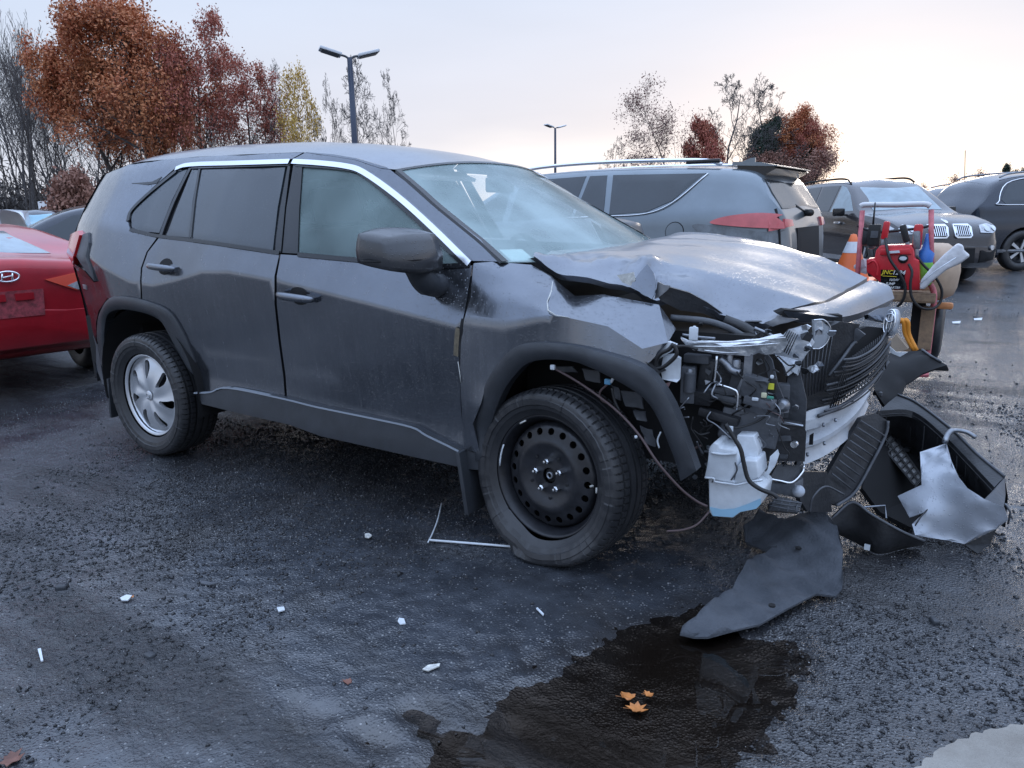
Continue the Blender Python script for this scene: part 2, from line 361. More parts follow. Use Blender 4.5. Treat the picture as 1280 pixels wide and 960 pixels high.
# quarter panel, D pillar and roof side band in one pressing
q=sxz([(176,376),(175,350),(176,335),(183,315),(196,297),(175,292),(162,286),(159,272),(166,258),(190,235),(219,210),(238,204),(300,201),(364,199)])
ze=[(-3.45,1.55),(-3.0,1.60),(-2.5,1.605),(-1.65,1.58),(-1.3,1.535),(-1.11,1.487)]
q+=[(x,interp(x,ze)) for x in (-1.65,-1.9,-2.2,-2.5,-2.8,-3.1,-3.3,-3.42)]
q+=[(-3.47,1.50),(-3.52,1.35),(-3.60,1.18),(-3.63,1.0),(-3.64,.8),(-3.62,.62)]
q+=sxz([(121,430),(120,403),(123,389),(134,373),(153,371)])
panel('quarter_panel',None,PT,suv,closed_xz=q,grid=.06)
q=sxz([(366,199),(400,201),(436,205),(456,212),(497,241),(541,279),(591,326),(626,327),(600,300),(545,256)])+[(-1.11,1.487),(-1.3,1.535),(-1.45,1.56),(-1.63,1.58)]
panel('a_pillar',None,PT,suv,closed_xz=q,grid=.05)
# rear bumper side (dark plastic)
panel('rear_bumper',None,M['plastic2'],suv,closed_xz=[(-3.62,.62),(-3.55,.36),(-3.40,.30),(-3.10,.30)]+sxz([(128,475),(121,430)]),off=-.004,grid=.06)
# flares and sills
def flare(name,outer,inner,off=.022):
    o_=[(v.x,v.y) for v in crom([(a,b,0) for a,b in sxz(outer,off)],3)]; i_=[(v.x,v.y) for v in crom([(a,b,0) for a,b in sxz(inner,off)],3)]
    return panel(name,None,M['trim'],suv,off=off,grid=.018,th=.05,closed_xz=o_+i_,rnd=.012)
flare('front_wheel_arch_flare',AR_F_OUT,AR_F_IN,.038)
flare('rear_wheel_arch_flare',AR_R_OUT,AR_R_IN,.02)
panel('sill_cladding',[(247,491),(266,490),(287,484),(359,498),(400,508),(469,522),(519,533),(537,543),(560,554),(580,563),(580,585),(525,573),(400,545),(362,531),(300,517),(252,505)],M['trim'],suv,off=.024,th=.08,grid=.05)
panel('sill_cladding',[(583,563),(600,567),(603,588),(583,586)],M['trim'],suv,off=.024,th=.06)
strip('sill_highlight',[(248,490),(268,489),(290,483.5),(359,497),(400,507),(469,521),(519,532),(537,542),(560,553),(578,562)],.007,mat('painted_sill_highlight',(.26,.29,.33),.35),suv,off=.028,th=.02)  # highlight along the cladding's upper edge, painted as a pale strip
# glasshouse backing (dark behind privacy glass only)
panel('rear_window_surround',[(160,270),(168,257),(221,210),(238,205),(362,201),(355,316),(300,308),(200,296),(165,290)],M['gloss_black'],suv,off=-.012,grid=.08)
g=panel('rear_quarter_window',[(164,270),(169,261),(195,237),(221,214),(234,212),(215,250),(199,291),(175,289),(165,284)],M['privacy'],suv,off=-.004,grid=.06)
panel('rear_door_vent_window',[(208,294),(223,255),(240,212),(248,210),(241,250),(236,297)],M['privacy'],suv,off=-.004)
panel('rear_door_window',[(240,298),(245,250),(252,209),(300,207),(357,206),(347,260),(341,313),(290,305)],M['privacy'],suv,off=-.004,grid=.06)
panel('b_pillar_cover',[(344,314),(350,260),(360,205),(363,204),(356,260),(351,316)],M['gloss_black'],suv,off=.002)
panel('b_pillar_cover',[(353,316),(358,260),(367,204),(378,205),(374,260),(372,317)],M['gloss_black'],suv,off=.002)
panel('front_door_window',[(373,317),(374,260),(378,207),(400,208),(430,212),(457,222),(494,254),(531,288),(533,331),(470,326)],M['sideglass'],suv,off=-.006,grid=.06,th=.004)
panel('front_door_sail_window',[(543,333),(542,297),(560,313),(578,330)],M['sideglass'],suv,off=-.004,th=.004)
panel('window_divider',[(533,332),(532,286),(541,294),(542,333)],M['gloss_black'],suv,off=.003)
strip('window_seal',[(373,318),(450,325),(540,332),(587,331)],.018,M['gloss_black'],suv,off=.006)
strip('window_seal',[(163,287),(200,295),(270,304),(350,316)],.016,M['gloss_black'],suv,off=.006)
strip('window_seal',[(160,276),(165,262),(190,238),(221,213)],.02,M['gloss_black'],suv,off=.004)
strip('window_seal',[(201,294),(217,252),(239,208)],.022,M['gloss_black'],suv,off=.002)
strip('window_seal',[(238,297),(243,250),(250,209)],.016,M['gloss_black'],suv,off=.002)
strip('bright_window_trim',[(221,210.5),(240,205.5),(300,203.5),(363,201.5)],.022,M['chrome'],suv,off=.010)
strip('bright_window_trim',[(367,201.5),(400,203.5),(434,207.5),(456,215),(497,244),(541,283),(588,329)],.022,M['chrome'],suv,off=.010)
strip('window_seal',[(240,209),(300,207),(363,205)],.014,M['gloss_black'],suv,off=.004)
strip('window_seal',[(370,206),(432,211),(456,220),(494,251),(537,290),(580,331)],.014,M['gloss_black'],suv,off=.004)
panel('d_pillar_insert',[(164,229),(190,227),(202,221),(196,229),(184,231)],M['gloss_black'],suv,off=.003,th=.004)
# roof
def roofz(x,u):
    zc_=interp(x,[(-3.5,1.60),(-3.3,1.645),(-3.0,1.69),(-2.6,1.70),(-2.0,1.68),(-1.6,1.645),(-1.25,1.60),(-1.0,1.55)]); e=interp(x,ze)
    return e+(zc_-e)*(1-abs(u)**2.6)
_h=sxz([(494,213)])[0]; hx,hz_=_h; hy=ysurf(hx,hz_)
vs=[];fs=[];nu=24;nx=30
for i in range(nx+1):
    for j in range(nu+1):
        u=-1+2*j/nu; f_=i/nx; bul=1-abs(u)**2.2; xf=hx+.08*bul; x=-3.45+f_*(3.45+xf); yy=ysurf(max(x,-3.45),interp(x,ze)); bl=sm((f_-.75)/.25); yy+=(hy-ysurf(hx,interp(hx,ze)))*bl
        if x<-2.85: yy=max(yy,.5)
        vs.append((x-(.07*(1-u*u) if i==0 else 0),u*(yy+.001),roofz(x,u)+(hz_+.055*bul+.004-roofz(xf,u))*bl))
for i in range(nx):
    for j in range(nu):
        a=i*(nu+1)+j; fs.append((a,a+nu+1,a+nu+2,a+1))
b=len(vs)
for j in range(nu+1):   # spoiler lip
    v=vs[j]; vs.append((v[0]-.005,v[1],v[2]-.035)); vs.append((v[0]+.2,v[1],v[2]-.06))
for j in range(nu): fs+= [(j,j+1,b+2*j+2,b+2*j),(b+2*j,b+2*j+2,b+2*j+3,b+2*j+1)]
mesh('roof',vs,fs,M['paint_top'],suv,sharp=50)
# windscreen
edge=[Vector((x,-ysurf(x,z),z)) for x,z in sxz([(494,213),(520,235),(545,258),(572,280),(600,303),(627,328)])]
def wsgrid(name,m,off=0,lo=0,hi=1,inset=0,ulim=(-1,1)):
    vs=[];fs=[];nt_=14;nu=18
    for i in range(nt_+1):
        t=lo+(hi-lo)*i/nt_; k=t*(len(edge)-1); a=int(min(k,len(edge)-2)); e=edge[a].lerp(edge[a+1],k-a)
        for j in range(nu+1):
            u=ulim[0]+(ulim[1]-ulim[0])*j/nu; bul=(1-abs(u)**2.2)
            vs.append((e.x+bul*(.08+.11*t)+off*.6,-u*e.y*(1-inset),e.z+bul*(.055*(1-t)-.02*t)+off))
    for i in range(nt_):
        for j in range(nu):
            a=i*(nu+1)+j; fs.append((a,a+nu+1,a+nu+2,a+1))
    return mesh(name,vs,fs,m,suv)
wsgrid('windscreen',M['windscreen'],0)
wsgrid('windscreen_border',M['gloss_black'],.004,0,1,0,(-1,-.968)); wsgrid('windscreen_border',M['gloss_black'],.004,0,1,0,(.965,1)); wsgrid('windscreen_border',M['gloss_black'],.004,-.0,.018)
wsgrid('sensor_cover',M['plastic'],-.03,.02,.2,0,(-.02,.22))
M['sticker']=mat('white_sticker',(.8,.8,.8),.5)
wsgrid('lot_number_sticker',M['sticker'],.006,.03,.085,0,(.55,.86))
wsgrid('inspection_sticker',mat('pale_green_sticker',(.55,.75,.7),.4),-.006,.86,.97,0,(-.93,-.8))
for k in range(9):   # grease-pencil strokes of the lot number, unreadable in the photo
    u0=.56+.032*k; wsgrid('sticker_digit',M['cable'],.009,.042+.006*(k%2),.074-.005*(k%3==0),0,(u0,u0+.014))
# far side: mirrored doors, glass and quarter panel
for o in list(suv.children):
    if o.name.split('.')[0] in ('front_door','rear_door','quarter_panel','a_pillar','rear_bumper','sill_cladding','rear_wheel_arch_flare','rear_window_surround','rear_quarter_window','rear_door_window','front_door_window','rear_door_vent_window','front_door_sail_window','bright_window_trim','b_pillar_cover','window_divider'):
        mirror(o,suv)
# tailgate closing the rear
vs=[];fs=[];zz=[.3,.45,.62,.8,1.0,1.18,1.35,1.5,1.56];xx=[-3.5,-3.60,-3.64,-3.65,-3.64,-3.61,-3.53,-3.48,-3.46]
for z,x in zip(zz,xx):
    yw=ysurf(x+.02,z)
    for j in range(13):
        u=-1+j/6; vs.append((x-.06*(1-u*u),u*yw,z))
for i in range(len(zz)-1):
    for j in range(12):
        a=i*13+j; fs.append((a,a+1,a+14,a+13))
mesh('tailgate',vs,fs,PT,suv)
# tail lamp wrapping the near rear corner
ty=lambda x,z: ysurf(x,z)+.03
tl=panel('tail_lamp',None,M['red_lens'],suv,closed_xz=[(-3.60,1.08),(-3.61,1.20),(-3.36,1.225),(-3.30,1.20),(-3.33,1.08),(-3.40,1.03)],off=.028,th=.05,grid=.04)
panel('lamp_side_panel',None,M['plastic2'],suv,closed_xz=[(-3.325,1.08),(-3.29,1.205),(-3.20,1.215),(-3.15,1.16),(-3.10,.95),(-3.22,1.01)],off=.012,th=.03,grid=.04)
panel('lamp_lower_trim',None,M['gloss_black'],suv,closed_xz=[(-3.55,1.06),(-3.40,1.03),(-3.22,1.005),(-3.10,.945),(-3.3,.97),(-3.56,1.03)],off=.016,th=.02,grid=.04)
# badge letters, too small to read, on the tailgate corner
for i in range(3): panel('badge_letter',None,M['silver'],suv,closed_xz=[(-3.42+.03*i,.885),(-3.40+.03*i,.885),(-3.40+.03*i,.91),(-3.42+.03*i,.91)],off=.004,th=.004)
# door handles
def handle(px,py):
    x,z=Sf(px,py); y=-ysurf(x,z)
    mb=MB(); prof=[]
    pts=[Vector((x-.105,y-.012,z+.006)),Vector((x-.095,y-.03,z+.005)),Vector((x-.05,y-.046,z+.002)),Vector((x+.05,y-.046,z-.004)),Vector((x+.095,y-.03,z-.008)),Vector((x+.105,y-.012,z-.01))]
    pts=crom(pts,4); mb.tube(pts,[.010+.008*math.sin(math.pi*i/(len(pts)-1)) for i in range(len(pts))],10)
    h=mb.ob('door_handle',M['paint'],suv,True)
    cup=panel('handle_cup',None,M['dark'],h,closed_xz=[(x+.058*math.cos(a),z+.040*math.sin(a)) for a in [k*math.pi/10 for k in range(20)]],off=.003,th=.004,grid=.03)
    panel('key_cover',None,M['paint'],h,closed_xz=[(x+.07,z-.02),(x+.115,z-.022),(x+.118,z+.0),(x+.07,z+.012)],off=.02,th=.02,grid=.03)
handle(207,333); handle(374,370)
# mirror
def mirror_unit():
    A=lambda px,py,y: P(px,py,y=y)
    c=P(493,314,y=-1.03)
    bm=bmesh.new(); bmesh.ops.create_cube(bm,size=1); bmesh.ops.subdivide_edges(bm,edges=bm.edges[:],cuts=5,use_grid_fill=True)
    for v in bm.verts:
        p=v.co*2; n=p.normalized()*1.15; q=p*.74+n*.26; tp_=1-.22*max(0,-q.y)**1.5; q.x*=tp_; q.z*=tp_
        # local: x fore/aft, y across, z up
        q.z*= .80 if q.z>0 else .62
        if q.z>0: q.x*=1-.28*q.z
        q.x*=.11*(1.15 if q.x>0 else .75); q.y*=.145; q.z*=.10
        if q.x<0: q.x=max(q.x,-.065)
        q.z+=.018*(q.x/.11)*-1 - (.03*(q.y/.145) if q.z>0 else 0)*0
        v.co=q
    vs=[c+Vector((v.co.x,v.co.y,v.co.z)) for v in bm.verts]; bm.verts.index_update(); fs=[[v.index for v in f.verts] for f in bm.faces]; bm.free()
    o=mesh('wing_mirror',vs,fs,M['mirror_cap'],suv)
    for v in o.data.vertices: pass
    # top cap, arm, seam
    arm=MB(); a0=P(522,335,y=-.98); a1=P(541,357,y=-.895); up=Vector((0,0,1))
    pts=[a0+Vector((.02,0,.03)),a0,a0.lerp(a1,.5)+Vector((0,-.01,-.01)),a1,a1+Vector((0,.05,0))]
    arm.tube(crom(pts,4),[.055]*5+[.05]*6+[.045]*6,10)
    ar=arm.ob('mirror_arm',M['trim'],o,True)
    sm_=MB(); pts=[c+Vector((.128*math.cos(a)*(1 if math.cos(a)>0 else .55),.158*math.sin(a),-.028)) for a in [k*math.pi/12 for k in range(25)]]
    sm_.tube(pts,.0035,5,False); sm_.ob('mirror_seam',M['dark'],o,True)
    return o
mu=mirror_unit()
far=mirror(mu,suv)
strip('window_seal',[(495,214),(520,236),(545,258),(572,280),(600,303),(626,328)],.010,M['gloss_black'],suv,off=.002)
# inner shell, wells, underbody, cabin
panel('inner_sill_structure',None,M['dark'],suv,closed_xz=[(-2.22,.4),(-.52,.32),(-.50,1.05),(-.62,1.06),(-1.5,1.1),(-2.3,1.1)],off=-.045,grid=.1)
def well(x,z,r,y0,y1,a0=-.25,a1=math.pi+.25):
    mb=MB(); vs=[];fs=[];n=20
    for k in range(n+1):
        a=a0+(a1-a0)*k/n
        for y in (y0,y1): vs.append((x+r*math.cos(a),y,z+r*math.sin(a)))
        vs.append((x,y1,z))
    for k in range(n): fs+=[(3*k,3*k+1,3*k+4,3*k+3),(3*k+1,3*k+2,3*k+4)]
    mb.add(vs,fs); return mb.ob('wheel_well_liner',M['dark'],suv,True)
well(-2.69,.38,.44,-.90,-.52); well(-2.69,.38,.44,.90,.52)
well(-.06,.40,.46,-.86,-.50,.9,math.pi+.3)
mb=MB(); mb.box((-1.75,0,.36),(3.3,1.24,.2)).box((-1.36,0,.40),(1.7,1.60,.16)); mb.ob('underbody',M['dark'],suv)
mb=MB(); mb.box((-3.3,0,.5),(.6,1.4,.4)); mb.ob('cargo_floor',M['dark'],suv)
for s in (-1,1):
    mb=MB(); mb.box((-1.35,s*.37,.62),(.52,.5,.2),bev=.05).box((-1.62,s*.37,.93),(.16,.48,.62),Matrix.Rotation(R(-14),3,'Y'),bev=.06); o=mb.ob('front_seat',M['seat'],suv,sharp=40)
    mb=MB(); mb.box((-1.70,s*.37,1.33),(.10,.27,.19),Matrix.Rotation(R(-10),3,'Y'),bev=.04).tube([(-1.68,s*.37-.06,1.15),(-1.69,s*.37-.06,1.28)],.008).tube([(-1.68,s*.37+.06,1.15),(-1.69,s*.37+.06,1.28)],.008); mb.ob('headrest',M['seat'],o,sharp=40)
mb=MB(); mb.box((-2.45,0,.9),(.18,1.3,.7),bev=.05); mb.ob('rear_seat',M['seat'],suv,sharp=40)
mb=MB(); mb.box((-.72,0,.93),(.5,1.5,.18),bev=.06); mb.ob('dashboard',M['seat'],suv,sharp=40)
mb=MB(); Mw=Matrix.Translation((-.98,.37,1.0))@Matrix.Rotation(R(62),4,'Y')@Matrix.Rotation(R(90),4,'Z')
mb.tube([Mw@Vector((.185*math.cos(a),.185*math.sin(a),0)) for a in [k*math.pi/14 for k in range(29)]],.015,8,False)
mb.tube([Mw@Vector((-.18,0,0)),Mw@Vector((.18,0,0))],.022).tube([Mw@Vector((0,-.18,0)),Mw@Vector((0,0,0))],.02); mb.ob('steering_wheel',M['seat'],suv,True)
mb=MB(); mb.box((-.95,.0,1.42),(.02,.24,.07),bev=.01); mb.ob('rear_view_mirror',M['plastic'],suv)
vm_=mat('pale_fabric',(.45,.45,.42),.9)
for s_ in (-1,1): MB().box((-1.06,s_*.33,1.46),(.10,.42,.015),Matrix.Rotation(R(20),3,'Y')).ob('sun_visor',vm_,suv)
mb=MB(); mb.box((-2.2,0,1.52),(1.3,1.0,.01)); mb.ob('headliner',mat('headliner_fabric',(.35,.35,.34),.9),suv)
# ---- wheels ------------------------------------------------------------
TY=[(0.235, -0.088), (0.246, -0.094), (0.262, -0.101), (0.266, -0.1045), (0.284, -0.108), (0.288, -0.112), (0.312, -0.1135), (0.316, -0.1105), (0.33, -0.109), (0.338, -0.106), (0.346, -0.099), (0.351, -0.091), (0.3545, -0.083), (0.3555, -0.078), (0.344, -0.076), (0.344, -0.066), (0.3565, -0.064), (0.358, -0.044), (0.344, -0.0425), (0.344, -0.0315), (0.3585, -0.03), (0.3595, -0.006), (0.346, -0.005), (0.346, 0.005), (0.3595, 0.006), (0.3585, 0.03), (0.344, 0.0315), (0.344, 0.0425), (0.358, 0.044), (0.3565, 0.064), (0.344, 0.066), (0.344, 0.076), (0.3555, 0.078), (0.3545, 0.083), (0.351, 0.091), (0.346, 0.099), (0.338, 0.106), (0.33, 0.109), (0.316, 0.1105), (0.312, 0.1135), (0.288, 0.112), (0.284, 0.108), (0.266, 0.1045), (0.262, 0.101), (0.246, 0.094), (0.235, 0.088)]
def tyre(name,M4,parent,flat=None,scale=1,n=72,squash=.87):
    vs=[];fs=[];ang=[]
    for k in range(n):
        a=2*math.pi*k/n; d=2*math.pi/n; ang+=[(a,0),(a+.72*d,0),(a+.76*d,1),(a+.96*d,1)]
    m=len(ang); K=len(TY)
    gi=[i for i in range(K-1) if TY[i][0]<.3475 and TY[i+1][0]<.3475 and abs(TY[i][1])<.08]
    for a,nt_ in ang:
        for i,(r,h) in enumerate(TY):
            if h>0: h*=1.12
            if nt_ and (.352<r) and abs(h)>.035: r-=.006
            if nt_ and .340<r<.352 and abs(h)>.09: r-=.005
            if .27<r<.335 and abs(h)>.105: h+=.0025*math.copysign(1,h)*(1 if int(a*21)%3==0 else 0)
            r=.235+(r-.235)*squash
            vs.append(M4@Vector((r*scale*math.cos(a),r*scale*math.sin(a),h*scale)))
    if flat: vs=[flat(v) for v in vs]
    fm=[]
    for k in range(m):
        for i in range(K-1):
            a=k*K+i; b=((k+1)%m)*K+i; fs.append((a,a+1,b+1,b)); fm.append(1 if i in gi or (k%4==2 and .35<TY[i][0] and abs(TY[i][1])>.03) else 0)  # groove and notch faces go black: their shade is painted in
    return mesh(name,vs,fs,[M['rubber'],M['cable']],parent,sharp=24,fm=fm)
def discmesh(name,r0,r1,holes,zfun,M4,m,parent,grid=.02,n=48,th=.004):
    o=[(r1*math.cos(2*math.pi*k/n),r1*math.sin(2*math.pi*k/n)) for k in range(n)]
    hs=list(holes)
    if r0>0: hs.append([(r0*math.cos(2*math.pi*k/24),r0*math.sin(2*math.pi*k/24)) for k in range(24)])
    v2,f2,bd=cdt(o,grid,hs); vs=[M4@Vector((v.x,v.y,zfun(v))) for v in v2]; fs=list(f2)
    for a,c in bd:
        i=len(vs); 
        for k_ in (a,c): vs.append(vs[k_])
        for k_ in (c,a): v=v2[k_]; vs.append(M4@Vector((v.x,v.y,zfun(v)-th)))
        fs.append((i+1,i,i+3,i+2))
    return mesh(name,vs,fs,m,parent)
def axisM(c,toe=0,camber=0,sgn=-1): # local Z points outboard (-y)
    return Matrix.Translation(c)@Matrix.Rotation(toe,4,'Z')@Matrix.Rotation(camber,4,'X')@Matrix.Rotation(R(90)*(1 if sgn<0 else -1),4,'X')
def cover_wheel(c,sgn=-1,spin=0):
    M4=axisM(c,sgn=sgn)@Matrix.Rotation(spin,4,'Z')
    wh=tyre('rear_wheel',M4,suv)
    hs=[]
    for k in range(7):   # curved teardrop openings between swept spokes
        a0=2*math.pi/7*k+.25; pts=[]
        for (r,da) in ((.094,.02),(.108,-.10),(.136,-.20),(.165,-.23),(.190,-.18),(.196,-.06),(.184,.05),(.152,.07),(.120,.09),(.100,.10)):
            pts.append((r*math.cos(a0+da+(r-.1)*2.2),r*math.sin(a0+da+(r-.1)*2.2)))
        hs.append([(v.x,v.y) for v in crom([(a,b,0) for a,b in pts],3,True)])
    def zf(v):
        r=v.length; a=math.atan2(v.y,v.x)
        return .082+.022*math.sin(min(1,r/.2)*math.pi)*.8-.018*(r/.22)**2+.006*math.sin(7*(a-(r-.1)*2.2)+.6)*min(1,r/.12)*(1 if r<.2 else .4)
    discmesh('wheel_cover',0,.222,hs,zf,M4,M['silver'],wh,.014,th=.02)
    MB().lathe([(.20,.06),(.224,.075),(.230,.092),(.224,.094),(.214,.082)],48,M4).ob('rim_edge',M['silver'],wh,True)
    MB().lathe([(.0,.02),(.21,.02),(.218,.08)],32,M4).ob('steel_rim',M['black_steel'],wh,True)
    MB().lathe([(.0,.099),(.022,.099),(.028,.094)],20,M4).ob('centre_cap',M['silver'],wh,True)
    e=MB()
    for rx,ry,cx,cy in ((.018,.011,0,0),(.006,.011,0,0),(.012,.005,0,.005)):
        e.tube([M4@Vector((cx+rx*math.cos(t),cy+ry*math.sin(t),.101)) for t in [k*math.pi/8 for k in range(17)]],.0012,4,False)
    e.ob('oval_emblem',M['chrome'],wh,True)
    for k in range(5):
        a=2*math.pi*k/5+.3; MB().lathe([(0,.05),(.009,.05),(.011,.03)],6,M4@Matrix.Translation((.057*math.cos(a),.057*math.sin(a),0))).ob('wheel_nut',M['steel'],wh)
    return wh
cover_wheel((-2.69,-.805,.341),-1,.35); cover_wheel((-2.69,.805,.341),1,.1)
FW=(-.182,-.80,.322)
def steel_wheel():
    M4=axisM(FW,toe=R(-7),camber=R(-4))
    def flat(v):
        v=v.copy()
        if v.z<.012:
            d=.012-v.z; v.z=.012-.06*d-(.0 if v.y>-.8 else 0)
        # sagging lower sidewall bulges outward and folds
        t=sm((.19-v.z)/.17)
        if v.y<FW[1]:
            v.y-=.040*t*(1-.25*math.sin((v.x-FW[0])*22)); 
            if .03<v.z<.16: v.y+=.018*math.exp(-((v.x-FW[0]+.10)/.05)**2)*t; v.z+=.012*math.exp(-((v.x-FW[0]+.12)/.07)**2)
        else: v.y+=.03*t
        if v.z<.014: v.z=.006+.5*(v.z-.006) if v.z>.006 else .006
        return v
    wh=tyre('front_wheel',M4,suv,flat,squash=.79)
    holes=[]
    for k in range(20):
        a=2*math.pi*k/20; rx,ry=.0135,.0165
        holes.append([(.170*math.cos(a)+(rx*math.cos(t))*math.cos(a)-(ry*.85*math.sin(t))*math.sin(a),.170*math.sin(a)+(rx*math.cos(t))*math.sin(a)+(ry*.85*math.sin(t))*math.cos(a)) for t in [j*math.pi/6 for j in range(12)]])
    def zf(v):
        r=v.length
        return float(np.interp(r,[0,.03,.075,.10,.128,.145,.188,.200,.206],[.072,.072,.068,.078,.088,.078,.066,.056,.03]))
    d=discmesh('wheel_disc',.03,.206,holes,zf,M4,M['black_steel'],wh,.012,th=.006)
    MB().lathe([(.16,-.09),(.198,-.07),(.203,.0),(.207,.05),(.217,.075),(.224,.088),(.230,.096),(.236,.095),(.238,.085)],64,M4).ob('rim_edge',M['black_steel'],wh,True)
    MB().lathe([(.16,-.05),(0,-.05)],24,M4).ob('brake_drum',M['dark'],wh,True)
    MB().lathe([(.0,.062),(.022,.062),(.027,.058),(.032,.05)],20,M4).ob('hub_cap',M['dark'],wh,True)
    MB().lathe([(.014,.062),(.014,.072),(.010,.074),(.009,.064)],12,M4).ob('axle_nut',M['steel'],wh,True)
    for k in range(5):
        a=2*math.pi*k/5+.45; T=M4@Matrix.Translation((.057*math.cos(a),.057*math.sin(a),.03))
        MB().lathe([(.012,.030),(.011,.056),(.006,.060),(.005,.070),(0,.071)],6,T).ob('wheel_nut',M['chrome'],wh)
        T=M4@Matrix.Translation((.085*math.cos(a+.6),.085*math.sin(a+.6),0)); MB().lathe([(.006,.078),(.004,.079),(.0,.079)],8,T).ob('drain_hole',M['dark'],wh)
    # clip-on weight and valve
    for a,l,mm in ((2.05,.03,'chip'),(2.75,.09,'white'),(-.05,.02,'chip')):
        MB().tube([M4@Vector((.2235*math.cos(a+t),.2235*math.sin(a+t),.094)) for t in np.linspace(0,l/.22,5)],.0035,6).ob('balance_weight',M[mm],wh,True)
    MB().tube([M4@Vector((.19,0,.045)),M4@Vector((.185,0,.075))],[.006,.004],8).ob('valve_stem',M['chip'],wh,True)
    # light showing through two of the holes, painted as pale discs
    a=.42
    for a in (.44,.75): MB().lathe([(0,-.0),(.022,-.0)],12,M4@Matrix.Translation((.170*math.cos(a),.170*math.sin(a),.02))).ob('hole_light_disc',M['beam'],wh)
    return wh
steel_wheel()
tyre('far_front_wheel',axisM((-.0,.80,.355),sgn=1),suv,n=40)
MB().lathe([(0,.05),(.20,.06),(.235,.09)],32,axisM((-.0,.80,.355),sgn=1)).ob('far_wheel_disc',M['black_steel'],suv,True)
# mudflaps
def loft(name,pts,faces,m,parent,sub=0,thick=0,smooth=True,crease=None):
    vs=[P(p[0],p[1],y=p[2]) if len(p)==3 else Vector(p[1:4]) for p in pts]
    o=mesh(name,vs,faces,m,parent,smooth)
    bm=bmesh.new(); bm.from_mesh(o.data); bmesh.ops.recalc_face_normals(bm,faces=bm.faces[:])
    if sub: bmesh.ops.subdivide_edges(bm,edges=bm.edges[:],cuts=sub,use_grid_fill=True)
    if thick:
        g=bmesh.ops.solidify(bm,geom=bm.faces[:],thickness=thick)
    bm.to_mesh(o.data); bm.free()
    if smooth: o.data.polygons.foreach_set('use_smooth',[True]*len(o.data.polygons)); o.data.set_sharp_from_angle(angle=R(32))
    return o
def sheet(name,cv,m,parent,th=.006,grid=.02,amp=.006,fr=30,seed=1,dr=None):
    """curved sheet through a 3D outline, filled on a fine grid in its best plane and rippled"""
    c=sum(cv,Vector())/len(cv); nn=Vector()
    for i in range(len(cv)): nn+=(cv[i]-c).cross(cv[(i+1)%len(cv)]-c)
    nn.normalize()
    if nn.dot(CAMP-c)<0: nn=-nn
    u=(cv[1]-cv[0]).normalized(); u=(u-nn*u.dot(nn)).normalized(); v=nn.cross(u)
    q=[((p-c).dot(u),(p-c).dot(v)) for p in cv]; hz=[(p-c).dot(nn) for p in cv]; v2,f2,bd=cdt(q,grid); out=[]
    for i,p in enumerate(v2):
        if i<len(hz): h=hz[i]
        else:
            ws=[1/((p.x-a)**2+(p.y-b)**2+1e-4)**1.3 for a,b in q]; h=sum(w_*z for w_,z in zip(ws,hz))/sum(ws)
            h+=amp*(math.sin(p.x*fr+p.y*fr*.6+seed)+.6*math.sin(p.y*fr*1.7-p.x*fr*.5+seed*2)+1.4*max(0,math.sin(p.x*fr*.45-p.y*fr*.8+seed*3))**3)
        out.append(c+u*p.x+v*p.y+nn*h)
    n=len(out); fs=list(f2)+[tuple(i+n for i in f[::-1]) for f in f2]+[(b_,a,a+n,b_+n) for a,b_ in bd]
    return mesh(name,out+[p-nn*th for p in out],fs,m,parent,True,sharp=45)
def pxp(name,pts,y,m,parent,th=.01,z=None,x=None):
    """flat-ish plate from photo outline at depth y (number or per-point list)"""
    ys=y if isinstance(y,(list,tuple)) else [y]*len(pts)
    vs=[P(p[0],p[1],y=yy) for p,yy in zip(pts,ys)]
    return plate_from(name,vs,m,parent,th)
def plate_from(name,vs,m,parent,th=.01):
    # triangulate in a best plane, then thicken away from the camera
    c=sum(vs,Vector())/len(vs); nn=Vector()
    for i in range(len(vs)):
        a=vs[i]-c;b=vs[(i+1)%len(vs)]-c; nn+=a.cross(b)
    nn.normalize()
    if nn.dot(CAMP-c)<0: nn=-nn
    u=(vs[1]-vs[0]).normalized(); u=(u-nn*u.dot(nn)).normalized(); v=nn.cross(u)
    q=[((p-c).dot(u),(p-c).dot(v)) for p in vs]
    v2,f2,bd=cdt(q,9)
    hs=[(p-c).dot(nn) for p in vs]
    out=[c+u*p.x+v*p.y+nn*(hs[i] if i<len(hs) else 0) for i,p in enumerate(v2)]; n=len(out)
    fs=list(f2)+[tuple(i+n for i in f[::-1]) for f in f2]+[(b_,a,a+n,b_+n) for a,b_ in bd]
    return mesh(name,out+[p-nn*th for p in out],fs,m,parent,True,sharp=30)
mb=MB(); mb.box((-.56,-.84,.24),(.02,.17,.26),Matrix.Rotation(R(-8),3,'Y'),bev=.006); mb.ob('mudflap',M['trim'],suv,sharp=40)
mb=MB(); mb.box((-3.12,-.80,.27),(.02,.18,.24),Matrix.Rotation(R(6),3,'Y'),bev=.006); mb.ob('mudflap',M['trim'],suv,sharp=40)
